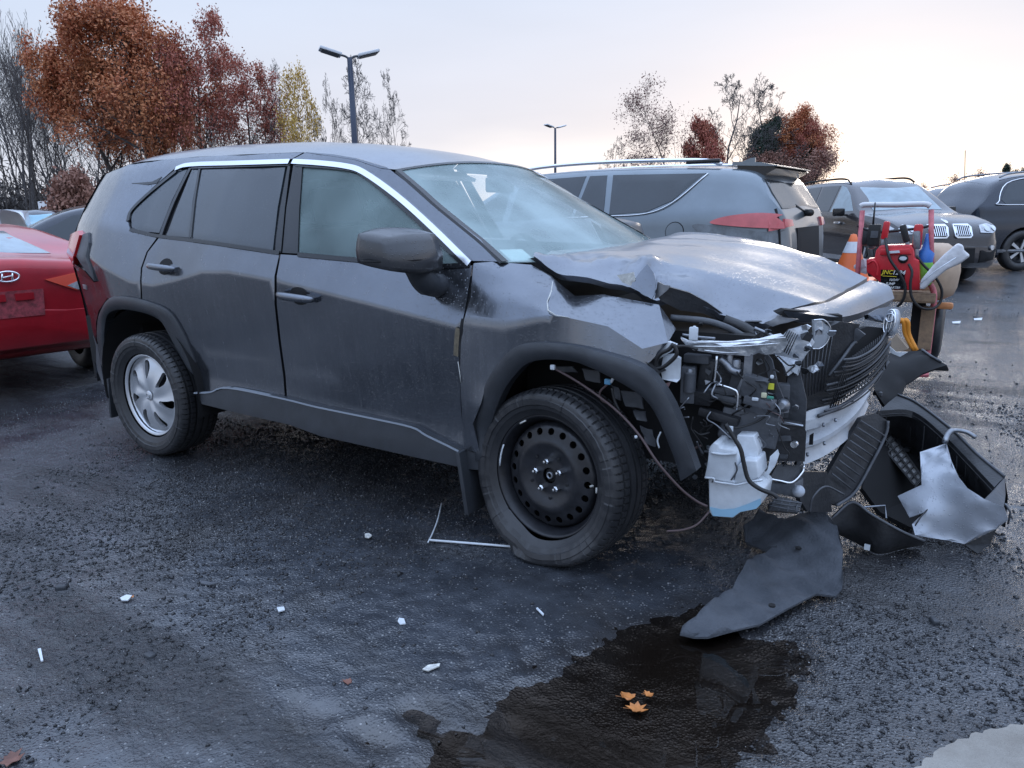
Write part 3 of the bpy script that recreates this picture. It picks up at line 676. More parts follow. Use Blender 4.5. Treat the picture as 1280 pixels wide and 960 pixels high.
# ---- crumpled front fender ---------------------------------------------
fp=[(592,329,-.835),(617,327,-.80),(664,331,-.74),(692,348,-.74),(719,370,-.73),(754,368,-.72),(824,381,-.70),(845,411,-.70),   #0-7 top edge
    (588,372,-.87),(640,372,-.872),(683,390,-.898),(760,408,-.865),(803,436,-.86),                                       #8-12 shoulder
    (580,400,-.902),(630,408,-.915),(686,394,-.905),(714,398,-.895),                                                    #13-16
    (576,430,-.906),(608,480,-.905),(629,453,-.905),(662,438,-.905),(712,441,-.905),(760,453,-.895),(800,466,-.875),      #17-23 above flare
    (575,465,-.905),(577,512,-.90),(580,562,-.885),(600,566,-.89),(591,530,-.905),(601,505,-.917),                        #24-29
    (835,428,-.80),(655,350,-.81),(690,366,-.83)]                                                                        #30-32
ff=[(0,1,31),(1,2,31),(2,3,31),(3,32,31),(0,31,9,8),(31,32,10,9),(3,4,32),(4,16,10,32),(4,5,11,16),(5,6,12,11),(6,7,30),(6,30,12),
    (8,9,14,13),(9,10,15,14),(10,16,15),(15,16,21,20),(14,15,20,19),(13,14,19,17),(16,11,22,21),(11,12,23,22),(12,30,23),
    (17,19,18,24),(24,18,29,25),(25,29,28),(25,28,27,26)]
fen=loft('front_fender',fp,ff,PT,suv,sub=3,thick=.004)
q=[(684,392),(640,404),(600,420)]
MB().tube([P(691,352,y=-.79),P(689,365,y=-.825),P(684,377,y=-.87),P(685,388,y=-.905),P(694,394,y=-.905),P(712,397,y=-.895)],[.001,.003,.002,.003,.002,.001],6).ob('bare_crease',M['chip'],fen,True)
# dark gap between door and fender, ochre scuff on the door edge
strip('door_gap',[(586,345),(582,380),(578,405),(576.5,440),(577,500),(580,560)],.016,M['dark'],suv,off=-.010)
strip('door_edge_damage',[(579,398),(576.8,420),(576,450),(577,480)],.012,M['dark'],suv,off=.003)
strip('scuff_mark',[(573,410),(571,425),(570,445)],.022,mat('ochre_scuff',(.20,.17,.12),.5,noise=.4,nscale=40),suv,off=.002,th=.003)
MB().tube([P(572.5,452,y=-.909),P(575,468,y=-.908),P(576,478,y=-.908)],.0015,5).ob('paint_chip',M['chip'],suv,True)
# ---- hood ---------------------------------------------------------------
rows=[[(667,320,-.74),(690,337,-.73),(708,343,-.73),(754,351,-.71),(791,362,-.69),(816,373,-.66),(840,372,-.62),(885,382,-.56),(918,403,-.52),(953,402,-.46),(975,395,-.42)],
      [(668,317,-.70),(692,325,-.66),(720,330,-.64),(762,338,-.62),(795,336,-.60),(815,350,-.58),(832,345,-.56),(880,366,-.50),(918,386,-.45),(953,391,-.38),(980,388,-.34)],
      [(676,315,-.60),(700,319,-.55),(730,322,-.52),(765,324,-.50),(805,322,-.50),(822,331,-.47),(845,338,-.45),(882,350,-.40),(918,366,-.36),(955,375,-.30),(996,384,-.25)],
      [(700,313,-.35),(725,314,-.34),(752,315,-.33),(785,315,-.32),(815,317,-.30),(840,321,-.28),(865,327,-.26),(900,337,-.24),(938,350,-.20),(980,364,-.15),(1022,378,-.10)],
      [(735,310,-.05),(755,309,-.05),(778,308,-.05),(805,307,-.03),(832,308,-.0),(860,311,.02),(890,317,.03),(925,326,.05),(962,337,.07),(1005,354,.10),(1044,370,.13)],
      [(770,306,.25),(788,304,.26),(806,302,.28),(828,299,.30),(850,299,.32),(878,302,.33),(912,307,.33),(948,315,.33),(985,326,.33),(1024,344,.34),(1060,361,.34)],
      [(800,301,.52),(815,299,.54),(830,297,.55),(845,293,.58),(862,292,.58),(892,295,.57),(928,301,.55),(963,309,.53),(1000,319,.50),(1040,338,.48),(1073,354,.46)],
      [(815,299,.72),(826,297,.74),(836,295,.76),(848,290.5,.76),(866,290.5,.76),(897,293,.74),(932,298,.72),(968,305,.70),(1008,316,.66),(1045,329,.62),(1084,347,.56)]]
vs=[P(p[0],p[1],y=p[2]) for r_ in rows for p in r_]; nc=len(rows[0])
# smooth resample both ways
def grid_smooth(rows3,n):
    a=[crom(r_,n) for r_ in rows3]; b=[crom(c_,n) for c_ in zip(*a)]; return [list(r_) for r_ in zip(*b)]
G=grid_smooth([[P(p[0],p[1],y=p[2]) for p in r_] for r_ in rows],5)
rn=np.random.RandomState(3)
H=len(G);W_=len(G[0]); vs=[];fs=[]
for i in range(H):
    for j in range(W_):
        p=G[i][j]; d=.0012*math.sin(p.x*31+p.y*9)+.0015*math.sin(p.y*23-p.x*13); e=math.exp(-((p.y+.55)/.14)**2)
        vs.append(p+Vector((0,0,d+e*(.010*math.sin(p.x*38)+.004*math.sin(p.x*97+p.y*60)+.003*math.sin(p.x*150-p.y*90))+.004*max(0,math.sin(p.x*9-p.y*15+.8))**8)))
for i in range(H-1):
    for j in range(W_-1):
        a=i*W_+j; fs.append((a,a+1,a+W_+1,a+W_))
b=len(vs)
loop=[i*W_ for i in range(H-1,0,-1)]+list(range(W_-1))+[i*W_+W_-1 for i in range(H-1)]+[(H-1)*W_+j for j in range(W_-1,0,-1)]
for k in loop: vs.append(vs[k]); 
for k in loop: vs.append(vs[k]+Vector((0,.012,-.022)))
n=len(loop)
for k in range(n-1): fs.append((b+k,b+n+k,b+n+k+1,b+k+1))
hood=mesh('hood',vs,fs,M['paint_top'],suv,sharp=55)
# folded nose of the hood beyond the split
lip=[[(967,392,-.40),(998,385,-.29),(1036,377,-.07),(1066,362,.33),(1088,350,.54)],
     [(975,391,-.42),(1010,389,-.31),(1048,385,-.10),(1086,368,.28),(1111,357,.50)],
     [(981,389,-.43),(1018,393,-.33),(1054,396,-.14),(1089,386,.2),(1118,373,.45)]]
G=grid_smooth([[P(*p[:2],y=p[2]) for p in r_] for r_ in lip],4); W_=len(G[0]);H=len(G)
vs=[v for r_ in G for v in r_]; fs=[(i*W_+j,i*W_+j+1,(i+1)*W_+j+1,(i+1)*W_+j) for i in range(H-1) for j in range(W_-1)]
b=len(vs)
for j in range(W_): vs.append(vs[(H-1)*W_+j].copy())
for j in range(W_): vs.append(vs[(H-1)*W_+j]+Vector((-.02,.02,-.035)))
for j in range(W_-1): fs.append((b+j,b+j+1,b+W_+j+1,b+W_+j))
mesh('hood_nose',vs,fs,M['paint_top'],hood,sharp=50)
pxp('hood_edge_frame',[(971,391),(981,387),(1053,394),(1053,402),(1000,399),(975,394)],[-.44,-.43,-.16,-.16,-.34,-.44],M['dark'],hood,.02)
# torn inner frame visible below the hood edge
pxp('hood_inner_frame',[(826,354),(833,358),(862,366),(884,378),(918,402),(953,402),(935,408),(905,404),(880,392),(850,388),(826,376),(819,366)],[-.66,-.65,-.62,-.56,-.51,-.47,-.48,-.52,-.56,-.62,-.66,-.67],M['plastic'],hood,.012)
pxp('hood_inner_frame',[(822,352),(830,356),(838,357),(835,362),(828,368),(823,372),(818,374)],[-.675]*7,M['steel'],hood,.004)
pxp('torn_edge',[(771,344),(782,342),(792,340),(794,350),(790,358),(778,353)],[-.70]*6,M['chip'],hood,.004)
pxp('buckled_flap',[(791,352),(800,340),(809,330),(817,341),(820,353),(818,368),(815,374),(798,364),(788,359)],[-.70,-.68,-.67,-.68,-.69,-.70,-.71,-.71,-.71],PT,hood,.006)
# black air under the hood gap (deep cavity) and bay walls
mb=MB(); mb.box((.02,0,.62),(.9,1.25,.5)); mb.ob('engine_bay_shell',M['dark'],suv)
pxp('wiper_cowl',[(622,330),(645,332),(668,333),(690,345),(700,360),(690,330),(672,321),(640,327)],[-.66]*8,M['plastic'],suv,.02)
# ---------------------------------------------------------------- exposed front structure (parts of the SUV)
def T(pts,ys):
    if not isinstance(ys,(list,tuple)): ys=[ys]*len(pts)
    return [P(p[0],p[1],y=yy) for p,yy in zip(pts,ys)]
def tube(name,pts,ys,r,m,parent=None,n=7,cr_n=5):
    return MB().tube(crom(T(pts,ys),cr_n),r,n).ob(name,m,parent if parent else suv,True)
def block(name,px,py,y,dims,m,parent=None,rot=(0,0,0),bev=.004):
    c=P(px,py,y=y); Rm=(Matrix.Rotation(R(rot[2]),3,'Z')@Matrix.Rotation(R(rot[1]),3,'Y')@Matrix.Rotation(R(rot[0]),3,'X'))
    return MB().box(c,dims,Rm,bev).ob(name,m,parent if parent else suv,sharp=40)
def crumple(o,amp=.006,seed=1,cuts=3):
    rs=np.random.RandomState(seed); bm=bmesh.new(); bm.from_mesh(o.data)
    bmesh.ops.triangulate(bm,faces=bm.faces[:]); bmesh.ops.subdivide_edges(bm,edges=bm.edges[:],cuts=cuts,use_grid_fill=True)
    ph=rs.rand(9)*6
    for v in bm.verts:
        c=v.co; d=amp*(math.sin(c.x*60+ph[0]+c.z*25)+math.sin(c.y*70+ph[1]+c.x*30)+math.sin(c.z*80+ph[2]+c.y*40))
        v.co+=Vector((d,d*math.sin(ph[3]+c.z*50),d*.8))
    bm.to_mesh(o.data); bm.free(); o.data.polygons.foreach_set('use_smooth',[True]*len(o.data.polygons)); o.data.set_sharp_from_angle(angle=R(28)); return o
# radiator, support and dark panels
pxp('radiator',[(995,432),(1050,402),(1075,405),(1052,470),(1035,520),(1000,560),(985,520)],[-.38,-.25,-.15,-.2,-.28,-.36,-.40],M['plastic'],suv,.03)
for i in range(9):
    tube('radiator_fin',[(1000+i*5.2,434-i*2.6),(1000+i*3.6,500-i*1.5)],[-.40+.017*i,-.40+.015*i],.0022,M['plastic2'],n=4)
pxp('fan_shroud',[(985,470),(1000,466),(1008,500),(1006,540),(985,548),(978,510)],[-.46]*6,M['plastic2'],suv,.01)
# aluminium support bar, crushed
o=pxp('headlamp_support_bar',[(852,425),(862,430),(880,429),(915,431),(950,428),(978,421),(984,430),(976,441),(958,443),(950,440),(935,446),(915,444),(890,442),(866,438),(858,433)],[-.74,-.73,-.72,-.69,-.66,-.63,-.62,-.62,-.64,-.645,-.66,-.68,-.70,-.72,-.73],M['alu'],suv,.03); crumple(o,.0022,3)
for k,(a,b) in enumerate((((858,428),(982,422)),((866,433),(975,429)),((880,438),(940,440)))): tube('bar_rib',[a,((a[0]+b[0])/2,(a[1]+b[1])/2+2),b],[-.745+.004*k,-.70,-.635],.0028,M['alu'],n=6)
tube('upper_crossbar',[(853,418),(873,421),(894,423)],[-.72,-.71,-.70],.004,M['steel'])
block('white_clip',867,417,-.72,(.03,.012,.045),M['white']); block('white_clip',868,411,-.72,(.012,.010,.02),M['white'])
tube('bonnet_stay',[(838,397),(880,401),(905,408),(925,418),(942,428)],[-.66,-.62,-.60,-.58,-.56],.012,M['plastic2'])
tube('cross_brace',[(905,400),(930,410),(950,424)],[-.55,-.54,-.54],.02,M['plastic'])
tube('cross_brace',[(943,410),(962,418),(972,424)],[-.55,-.54,-.54],.006,M['steel'])
# white relay box with cable loops
o=pxp('white_lamp_bracket',[(835,427),(845,431),(838,440),(818,452),(808,458),(809,450)],[-.80]*6,M['white'],suv,.02)
o=pxp('white_box',[(829,446),(842,444),(851,449),(850,474),(846,478),(828,474),(826,462)],[-.79,-.80,-.78,-.78,-.79,-.80,-.80],M['white'],suv,.035); 
pxp('white_box',[(806,449),(818,449),(822,462),(824,482),(812,470)],[-.81]*5,M['plastic2'],suv,.015)
tube('lamp_cable',[(842,430),(836,437),(826,442),(820,452),(820,468),(828,480)],[-.83]*6,.0075,M['cable'])
tube('lamp_cable',[(842,430),(846,442),(838,452),(826,460),(808,461)],[-.835]*5,.007,M['cable'])
tube('lamp_cable',[(845,433),(858,433),(872,437)],[-.80,-.76,-.74],.005,M['cable'])
pxp('pink_clip',[(828,480),(838,478),(834,486),(826,488)],[-.80]*4,mat('pinkish_clip',(.35,.22,.22),.5),suv,.006)
# engine parts seen in the opening
for (x,y,yy,d,mm,rt) in ((861,480,-.68,(.05,.06,.13),'plastic2',(0,0,10)),(872,448,-.67,(.09,.04,.03),'plastic2',(0,0,0)),(884,470,-.65,(.05,.05,.12),'plastic',(0,8,0)),(905,462,-.62,(.07,.05,.10),'plastic',(0,15,20)),(880,495,-.67,(.06,.06,.05),'plastic',(10,0,0)),
    (907,497,-.66,(.12,.04,.02),'plastic2',(0,6,0)),(903,489,-.66,(.10,.03,.025),'plastic2',(0,-5,0)),(925,470,-.62,(.05,.04,.10),'plastic2',(0,12,0)),(899,520,-.68,(.14,.04,.03),'plastic',(0,10,0)),(975,500,-.50,(.06,.05,.12),'plastic2',(0,0,15))):
    block('engine_part',x,y,yy,d,M[mm],rot=rt,bev=.006)
for (x,y,yy,r,h,mm) in ((862,466,-.70,.014,.03,'steel'),(862,477,-.70,.022,.07,'plastic2'),(912,450,-.66,.012,.05,'steel'),(920,456,-.65,.016,.04,'steel'),(979,509,-.60,.020,.03,'steel')):
    c=P(x,y,y=yy); MB().lathe([(0,h/2),(r*.8,h/2),(r,h/2-.004),(r,-h/2),(0,-h/2)],12,Matrix.Translation(c)).ob('engine_fitting',M[mm],suv,sharp=40)
tube('coolant_hose',[(900,448),(908,455),(914,462),(925,466)],[-.67]*4,.014,M['steel'])
tube('hard_pipe',[(896,445),(894,470),(893,477),(900,481),(915,486),(922,492),(921,512)],[-.71,-.71,-.71,-.705,-.70,-.70,-.70],.0045,M['chrome'])
tube('engine_hose',[(880,500),(895,495),(905,503),(918,506)],[-.67]*4,.009,M['cable'])
pxp('steel_bracket',[(931,441),(941,443),(939,470),(928,488),(924,505),(930,514),(919,515),(916,507),(920,488),(929,468)],[-.66]*10,M['steel'],suv,.008)
pxp('steel_bracket',[(957,440),(965,450),(972,480),(984,510),(978,512),(962,478),(955,450)],[-.56]*7,M['plastic2'],suv,.01)
block('fuse_box',944,484,-.66,(.085,.05,.075),M['plastic2'],rot=(0,12,0)); block('fuse_box',950,502,-.67,(.10,.05,.03),M['plastic2'],rot=(0,8,0)); 
block('fuse_box_label',944,499,-.70,(.022,.006,.012),M['white']); block('black_relay',966,482,-.66,(.025,.02,.05),M['cable']); block('yellow_sticker',964,483,-.675,(.018,.006,.020),M['yellow'],bev=0)
block('connector',955,494,-.69,(.018,.01,.018),mat('cream_connector',(.6,.58,.4),.5)); block('connector',963,497,-.69,(.022,.01,.010),mat('green_connector',(.05,.25,.18),.5)); block('connector',965,471,-.67,(.012,.01,.012),M['white'])
# gearbox casting and horn
o=block('gearbox_casting',938,530,-.60,(.20,.12,.12),M['plastic2'],rot=(0,8,10),bev=.015); crumple(o,.002,5,1)
c=P(978,507,y=-.62); MB().lathe([(0,.02),(.012,.02),(.02,.01),(.024,-.01),(.02,-.02)],14,Matrix.Translation(c)@Matrix.Rotation(R(80),4,'X')).ob('horn',M['steel'],suv,sharp=40)
# broken headlamp
o=pxp('headlamp_housing',[(975,425),(988,412),(1005,407),(1018,428),(1003,452),(997,470),(992,465),(985,470),(978,455),(970,443)],[-.50,-.48,-.44,-.43,-.46,-.48,-.49,-.50,-.50,-.50],M['lamp_grey'],suv,.02); crumple(o,.0015,8,2)
o=pxp('headlamp_lens',[(1017,400),(1026,400),(1038,410),(1036,424),(1028,434),(1016,436),(1018,420)],[-.36,-.34,-.32,-.32,-.33,-.36,-.36],M['clear'],suv,.012)
tube('lens_edge',[(1017,400),(1030,400),(1038,410),(1035,426),(1026,435),(1016,436)],[-.365,-.345,-.325,-.325,-.335,-.365],.0022,M['chrome'])
pxp('headlamp_reflector',[(1019,402),(1027,402),(1029,412),(1023,417),(1018,412)],[-.35]*5,M['alu'],suv,.01)
pxp('headlamp_shard',[(992,456),(999,458),(996,468),(990,464)],[-.505]*4,M['white'],suv,.004)
for i in range(6): tube('lamp_slat',[(972+i*2.6,436+i*1.5),(985+i*2.4,412+i*1.2)],[-.505,-.485],.0018,M['cable'],n=4)
o=pxp('bent_silver_strip',[(954,404),(966,400),(972,394),(984,397),(998,399),(985,403),(976,405),(965,409)],[-.50]*8,M['steel'],suv,.006); crumple(o,.0015,4,2)
pxp('upper_grille_panel',[(982,398),(1053,402),(1062,404),(1060,410),(1040,412),(1018,404),(1000,404)],[-.38,-.20,-.15,-.15,-.22,-.30,-.36],M['plastic'],suv,.02)
# grille: bars, slanted frame, backing
pxp('grille_backing',[(1056,418),(1085,408),(1105,410),(1108,440),(1085,470),(1050,500),(1030,512),(1033,475),(1040,450)],[-.12,0,.12,.14,.02,-.14,-.26,-.26,-.2],M['dark'],suv,.02)
gl=[(1029,512),(1030,501),(1032,490),(1034,479),(1040,468),(1048,457),(1056,447)]
gr_=[(1108,452),(1110,444),(1112,436),(1113,428),(1113,421),(1112,414),(1110,408)]
jr=random.Random(5)
for i,(a,b) in enumerate(zip(gl,gr_)):
    a=(a[0]+jr.uniform(-3,5),a[1]+jr.uniform(-3,3)); b=(b[0]+jr.uniform(-3,1),b[1]+jr.uniform(-2,2))
    mid=((a[0]+b[0])/2+6,(a[1]+b[1])/2+9); m2=((mid[0]+b[0])/2+2,(mid[1]+b[1])/2+2.5); m1=((mid[0]+a[0])/2,(mid[1]+a[1])/2+3)
    tube('grille_bar',[a,m1,mid,m2,b],[-.33,-.23+jr.uniform(-.015,.015),-.13,jr.uniform(-.01,.02),.10],.0045,M['plastic' if i%3 else 'plastic2'],n=6)
    tube('grille_bar',[(a[0]+2,a[1]+4),(m1[0]+1,m1[1]+4),(mid[0]+1,mid[1]+4),(m2[0]+1,m2[1]+3.5),(b[0],b[1]+3.5)],[-.31,-.21,-.11,.01,.11],.003,M['plastic'],n=5)
for t in np.linspace(.05,.95,20): tube('grille_mesh_tie',[(gl[0][0]+(gr_[0][0]-gl[0][0])*t+3,gl[0][1]+(gr_[0][1]-gl[0][1])*t+6),(gl[-1][0]+(gr_[-1][0]-gl[-1][0])*t,gl[-1][1]+(gr_[-1][1]-gl[-1][1])*t+5)],[-.30+.4*t,-.30+.4*t],.0025,M['plastic'],n=4)
tube('grille_lower_edge',[(1023,520),(1050,508),(1080,487),(1100,466),(1110,452)],[-.36,-.23,-.08,.05,.12],.007,M['plastic2'])
tube('grille_side_frame',[(1036,470),(1050,452),(1066,430),(1070,428)],[-.28,-.24,-.18,-.16],.006,M['plastic2'])
crumple(pxp('grille_side_frame',[(1056,413),(1072,410),(1082,418),(1076,424),(1064,428),(1056,424)],[-.17]*6,M['plastic2'],suv,.01),.002,2,2)
pxp('nose_cover',[(1085,393),(1100,385),(1118,383),(1131,386),(1127,393),(1108,402),(1096,400),(1086,398)],[.05,.12,.18,.22,.20,.12,.08,.06],PT,suv,.02)
# round emblem, tilted
c=P(1115,403,y=.10); Me=Matrix.Translation(c)@Matrix.Rotation(R(-38),4,'Z')@Matrix.Rotation(R(80),4,'X')@Matrix.Diagonal((.62,1.18,1,1))
e=MB().lathe([(0,.012),(.040,.010),(.046,.004),(.046,-.01),(0,-.01)],24,Me).ob('emblem_disc',M['lamp_grey'],suv,True)
for rx,ry,cx,cy in ((.042,.042,0,0),(.016,.036,0,0),(.034,.014,0,.014)):
    MB().tube([Me@Vector((cx+rx*math.cos(t),cy+ry*math.sin(t),.014)) for t in [k*math.pi/10 for k in range(21)]],.0035,6,False).ob('emblem_ring',M['chrome'],e,True)
# bumper reinforcement beam (C-section swept)
bt=[(1004,527),(1030,520),(1057,503),(1075,487),(1087,471)]; bb=[(1005,581),(1030,570),(1057,551),(1075,530),(1086,506)]; by=[-.42,-.32,-.14,.06,.30]
top=crom(T(bt,by),5); bot=crom(T(bb,by),5); prof=[(0,0,-.045),(0,0,0),(.22,0,0),(.30,0,-.018),(.42,0,-.02),(.50,0,.006),(.60,0,.006),(.70,0,-.018),(.82,0,-.016),(1,0,0),(1,0,-.045)]
vs=[];fs=[]
for a,b in zip(top,bot):
    for t,_,d in prof:
        p=a.lerp(b,t); vs.append(p+Vector((.75,-.65,0))*d)
for i in range(len(top)-1):
    for k in range(len(prof)-1):
        q=i*len(prof)+k; fs.append((q,q+len(prof),q+len(prof)+1,q+1))
bm_=mesh('bumper_beam',vs,fs,M['beam'],suv,sharp=30)
for (x,y,yy) in ((1030,531,-.345),(1031,554,-.35),(1045,525,-.26),(1010,568,-.425),(1066,500,-.07)):
    c=P(x,y,y=yy); MB().lathe([(0,.006),(.008,.005),(.009,0)],8,Matrix.Translation(c)@Matrix.Rotation(R(-60),4,'Z')@Matrix.Rotation(R(90),4,'X')).ob('beam_bolt',M['steel'],bm_)
pxp('beam_slot',[(1012,544),(1017,541),(1016,556),(1011,556)],[-.425]*4,M['dark'],bm_,.004)
pxp('crash_box',[(1000,518),(1015,512),(1040,505),(1052,507),(1030,520),(1005,527)],[-.42,-.36,-.25,-.2,-.31,-.42],M['beam'],suv,.01)
pxp('pale_corner_trim',[(1111,432),(1120,440),(1135,440),(1125,446),(1113,441)],[.15]*5,M['white'],suv,.006)
# black towing bracket plate and horn bracket
o=pxp('crash_box_plate',[(953,526),(972,518),(980,527),(1004,531),(1008,540),(1006,577),(952,576),(950,560),(953,545)],[-.62,-.60,-.59,-.56,-.55,-.55,-.61,-.62,-.62],M['plastic'],suv,.03)
pxp('plate_recess',[(968,545),(988,545),(989,551),(968,552)],[-.60]*4,M['plastic2'],o,.004); c=P(993,555,y=-.585); MB().lathe([(0,.01),(.012,.01),(.014,.0)],12,Matrix.Translation(c)@Matrix.Rotation(R(90),4,'X')).ob('plate_bolt',M['chrome'],o,sharp=40)
pxp('plate_rim',[(972,518),(980,527),(1004,531),(1004,533),(979,530),(972,521)],[-.605,-.60,-.57,-.575,-.6,-.61],M['steel'],o,.004); pxp('plate_recess',[(975,568),(985,569),(984,573),(975,573)],[-.61]*4,M['plastic2'],o,.004)
o=pxp('subframe_end',[(962,598),(972,580),(1005,582),(1004,590),(992,603),(985,605)],[-.62,-.58,-.52,-.52,-.58,-.60],M['plastic'],suv,.01)
pxp('subframe_end',[(958,603),(985,607),(993,604),(1004,598),(1004,612),(997,622),(975,618),(955,612)],[-.63,-.61,-.60,-.55,-.55,-.58,-.61,-.63],M['steel'],suv,.02)
tube('subframe_rim',[(960,598),(975,601),(990,603),(1003,590),(1005,582)],[-.635,-.625,-.61,-.545,-.535],.0045,M['chrome'])
c=P(998,614,y=-.60); MB().lathe([(0,.004),(.018,.003),(.022,0)],14,Matrix.Translation(c)@Matrix.Rotation(R(60),4,'X')).ob('subframe_plug',M['steel'],suv,True)
# washer tank
def slab(name,pts,y,depth,m,parent=None,bev=.012):
    vs=T(pts,y); o=plate_from(name,vs,m,parent if parent else suv,depth)
    bm=bmesh.new(); bm.from_mesh(o.data); es=[e for e in bm.edges if len(e.link_faces)==2 and e.calc_face_angle(0)>1.0]
    bmesh.ops.dissolve_limit(bm,angle_limit=.02,verts=bm.verts[:],edges=bm.edges[:])
    es=[e for e in bm.edges if len(e.link_faces)==2 and e.calc_face_angle(0)>.8]
    bmesh.ops.bevel(bm,geom=es,offset=bev,segments=3,affect='EDGES',profile=.5,clamp_overlap=True)
    bm.to_mesh(o.data); bm.free(); o.data.polygons.foreach_set('use_smooth',[True]*len(o.data.polygons)); o.data.set_sharp_from_angle(angle=R(50)); return o
tk=slab('washer_tank',[(885,597),(886,640),(890,646),(916,648),(925,641),(945,637),(952,629),(955,612),(945,602),(922,606)],-.76,.13,M['white'],bev=.008)
slab('tank_shoulder',[(880,598),(884,578),(886,560),(892,553),(898,555),(900,560),(916,562),(921,568),(921,582),(915,600),(919,605),(905,603)],-.775,.12,M['white'],tk,.006)
slab('tank_shoulder',[(917,606),(921,583),(930,575),(946,576),(949,598),(934,604)],-.765,.12,M['white'],tk,.006)
slab('tank_block',[(921,544),(942,545),(948,562),(947,575),(931,574),(921,566)],-.72,.06,M['white'],tk,.004)
pxp('tank_fluid',[(887,634),(902,637),(918,636),(935,630),(951,623),(951,630),(945,636),(925,640),(916,646.5),(891,645)],[-.7665]*10,M['fluid'],tk,.003)
tube('tank_seam',[(881,597),(892,598),(894,602),(914,605),(922,606),(940,602),(953,600)],[-.785]*7,.004,M['white'],tk)
tube('tank_rib',[(889,566),(905,568),(920,567)],[-.785]*3,.005,M['white'],tk); tube('tank_rib',[(919,578),(921,588),(914,600)],[-.785]*3,.003,M['plastic2'],tk); tube('tank_rib',[(892,599),(890,603)],[-.788]*2,.002,M['plastic2'],tk)
crumple(pxp('broken_white_strap',[(962,571),(972,562),(974,568),(968,583),(955,603),(951,609),(953,598),(960,586)],[-.68]*8,M['white'],suv,.008),.001,6,2)
tube('torn_hose',[(907,530),(918,548),(926,562),(930,580),(936,600),(950,611),(965,617),(972,622)],[-.80]*8,.0075,M['cable'])
tube('wire',[(913,536),(930,533),(950,525),(962,514),(966,505)],[-.72,-.70,-.68,-.67,-.66],.004,M['cable']); block('connector',913,537,-.74,(.018,.012,.025),M['white'])
# underfloor grid piece hanging behind the tank
o=pxp('grid_vent',[(972,620),(1003,628),(998,641),(960,638),(961,630)],[-.62,-.60,-.63,-.66,-.66],M['plastic'],suv,.02)
for i in range(3): tube('vent_bar',[(962+i*1,632-i*4),(1000+i,639-i*5)],[-.675,-.645],.003,M['plastic2'],o,n=5)
for i in range(4): tube('vent_bar',[(970+i*9,622+i*1.5),(962+i*11,639+i*.5)],[-.64,-.67],.003,M['plastic2'],o,n=5)
# wheel-arch wiring and brackets
tube('speed_sensor_cable',[(690,459),(720,476),(752,498),(778,520),(800,545),(822,578),(850,610),(870,626),(884,633)],[-.90,-.885,-.89,-.90,-.92,-.93,-.90,-.86,-.84],.0045,M['brown_cable'])
tube('loose_wire',[(886,640),(872,655),(855,662),(834,664)],[-.80,-.84,-.88,-.93],.0035,M['brown_cable'])
block('white_clip',691,459,-.91,(.018,.012,.018),M['white']); block('blue_connector',760,477,-.88,(.024,.014,.02),mat('blue_connector',(.12,.32,.5),.5)); block('white_clip',766,474,-.88,(.01,.01,.03),M['white'],rot=(0,30,0)); block('white_clip',795,546,-.93,(.01,.01,.01),M['white'])
tube('wire',[(760,480),(750,490),(752,500),(762,505)],[-.87]*4,.004,M['brown_cable']); tube('wire',[(765,485),(768,500),(775,515)],[-.88]*3,.005,M['cable']); tube('wire',[(826,540),(822,550),(824,560)],[-.86]*3,.003,M['white'])
for (x,y,w_,h_) in ((705,462,30,10),(738,470,26,16),(790,500,30,22),(800,520,16,14),(810,545,20,26),(770,490,14,20)):
    o=pxp('inner_fender_bracket',[(x-w_/2,y-h_/2),(x+w_/3,y-h_/3),(x+w_/2,y+h_/2),(x-w_/4,y+h_/3)],[-.80]*4,M['plastic2'],suv,.01); crumple(o,.003,int(x),2)
rg_=random.Random(21)
for i in range(26):
    x0=rg_.uniform(858,985); y0=rg_.uniform(446,560); yy=-.70+.10*(x0-858)/130; pts=[(x0,y0)]
    for k_ in range(4): pts.append((pts[-1][0]+rg_.uniform(-16,16),pts[-1][1]+rg_.uniform(-4,16)))
    tube('loose_wire',pts,[yy-.05+rg_.uniform(-.02,.02) for _ in pts],rg_.choice([.0022,.003,.004]),M[rg_.choice(['cable','cable','plastic2','brown_cable','steel'])],n=5,cr_n=4)
for i in range(46):
    x0=rg_.uniform(850,1040); y0=rg_.uniform(405,600) if x0<1000 else rg_.uniform(400,470); yy=-.69+.28*(x0-850)/190; s0=rg_.uniform(3,8); a0=rg_.random()*6
    pts=[(x0+s0*math.cos(a0+t)*rg_.uniform(.5,1.3),y0+s0*math.sin(a0+t)*rg_.uniform(.4,1)) for t in (0,1.3,2.6,3.9,5.1)]
    o=pxp('broken_fragment',pts,[yy-.03+rg_.uniform(-.02,.02) for _ in pts],M[rg_.choice(['steel','plastic2','alu','lamp_grey','plastic','chip','plastic','steel'])],suv,.004)
# radiator duct with ribs, hanging below the beam
d=pxp('air_duct',[(1077,522),(1094,516),(1110,526),(1107,544),(1088,582),(1068,616),(1046,632),(1036,628),(1034,594),(1056,556)],[-.04,.03,.06,.04,-.04,-.14,-.26,-.28,-.28,-.14],M['plastic'],suv,.02)
for i in range(9):
    t=i/8; a=(1076-36*t,526+66*t); b=(1106-42*t,545+66*t); tube('duct_rib',[a,b],[-.06-.22*t,.01-.19*t],.0035,M['plastic2'],d,n=5)
tube('duct_edge',[(1110,526),(1107,544),(1088,582),(1068,616),(1046,632)],[.05,.03,-.05,-.15,-.27],.006,M['plastic2'],d)
pxp('lower_support',[(1000,590),(1034,590),(1040,640),(1010,640),(1000,625)],[-.45,-.33,-.30,-.42,-.5],M['plastic'],suv,.02)
tube('duct_edge',[(1012,640),(1016,622),(1032,608),(1055,618)],[-.45,-.45,-.38,-.3],.004,M['plastic2'],d,n=5)
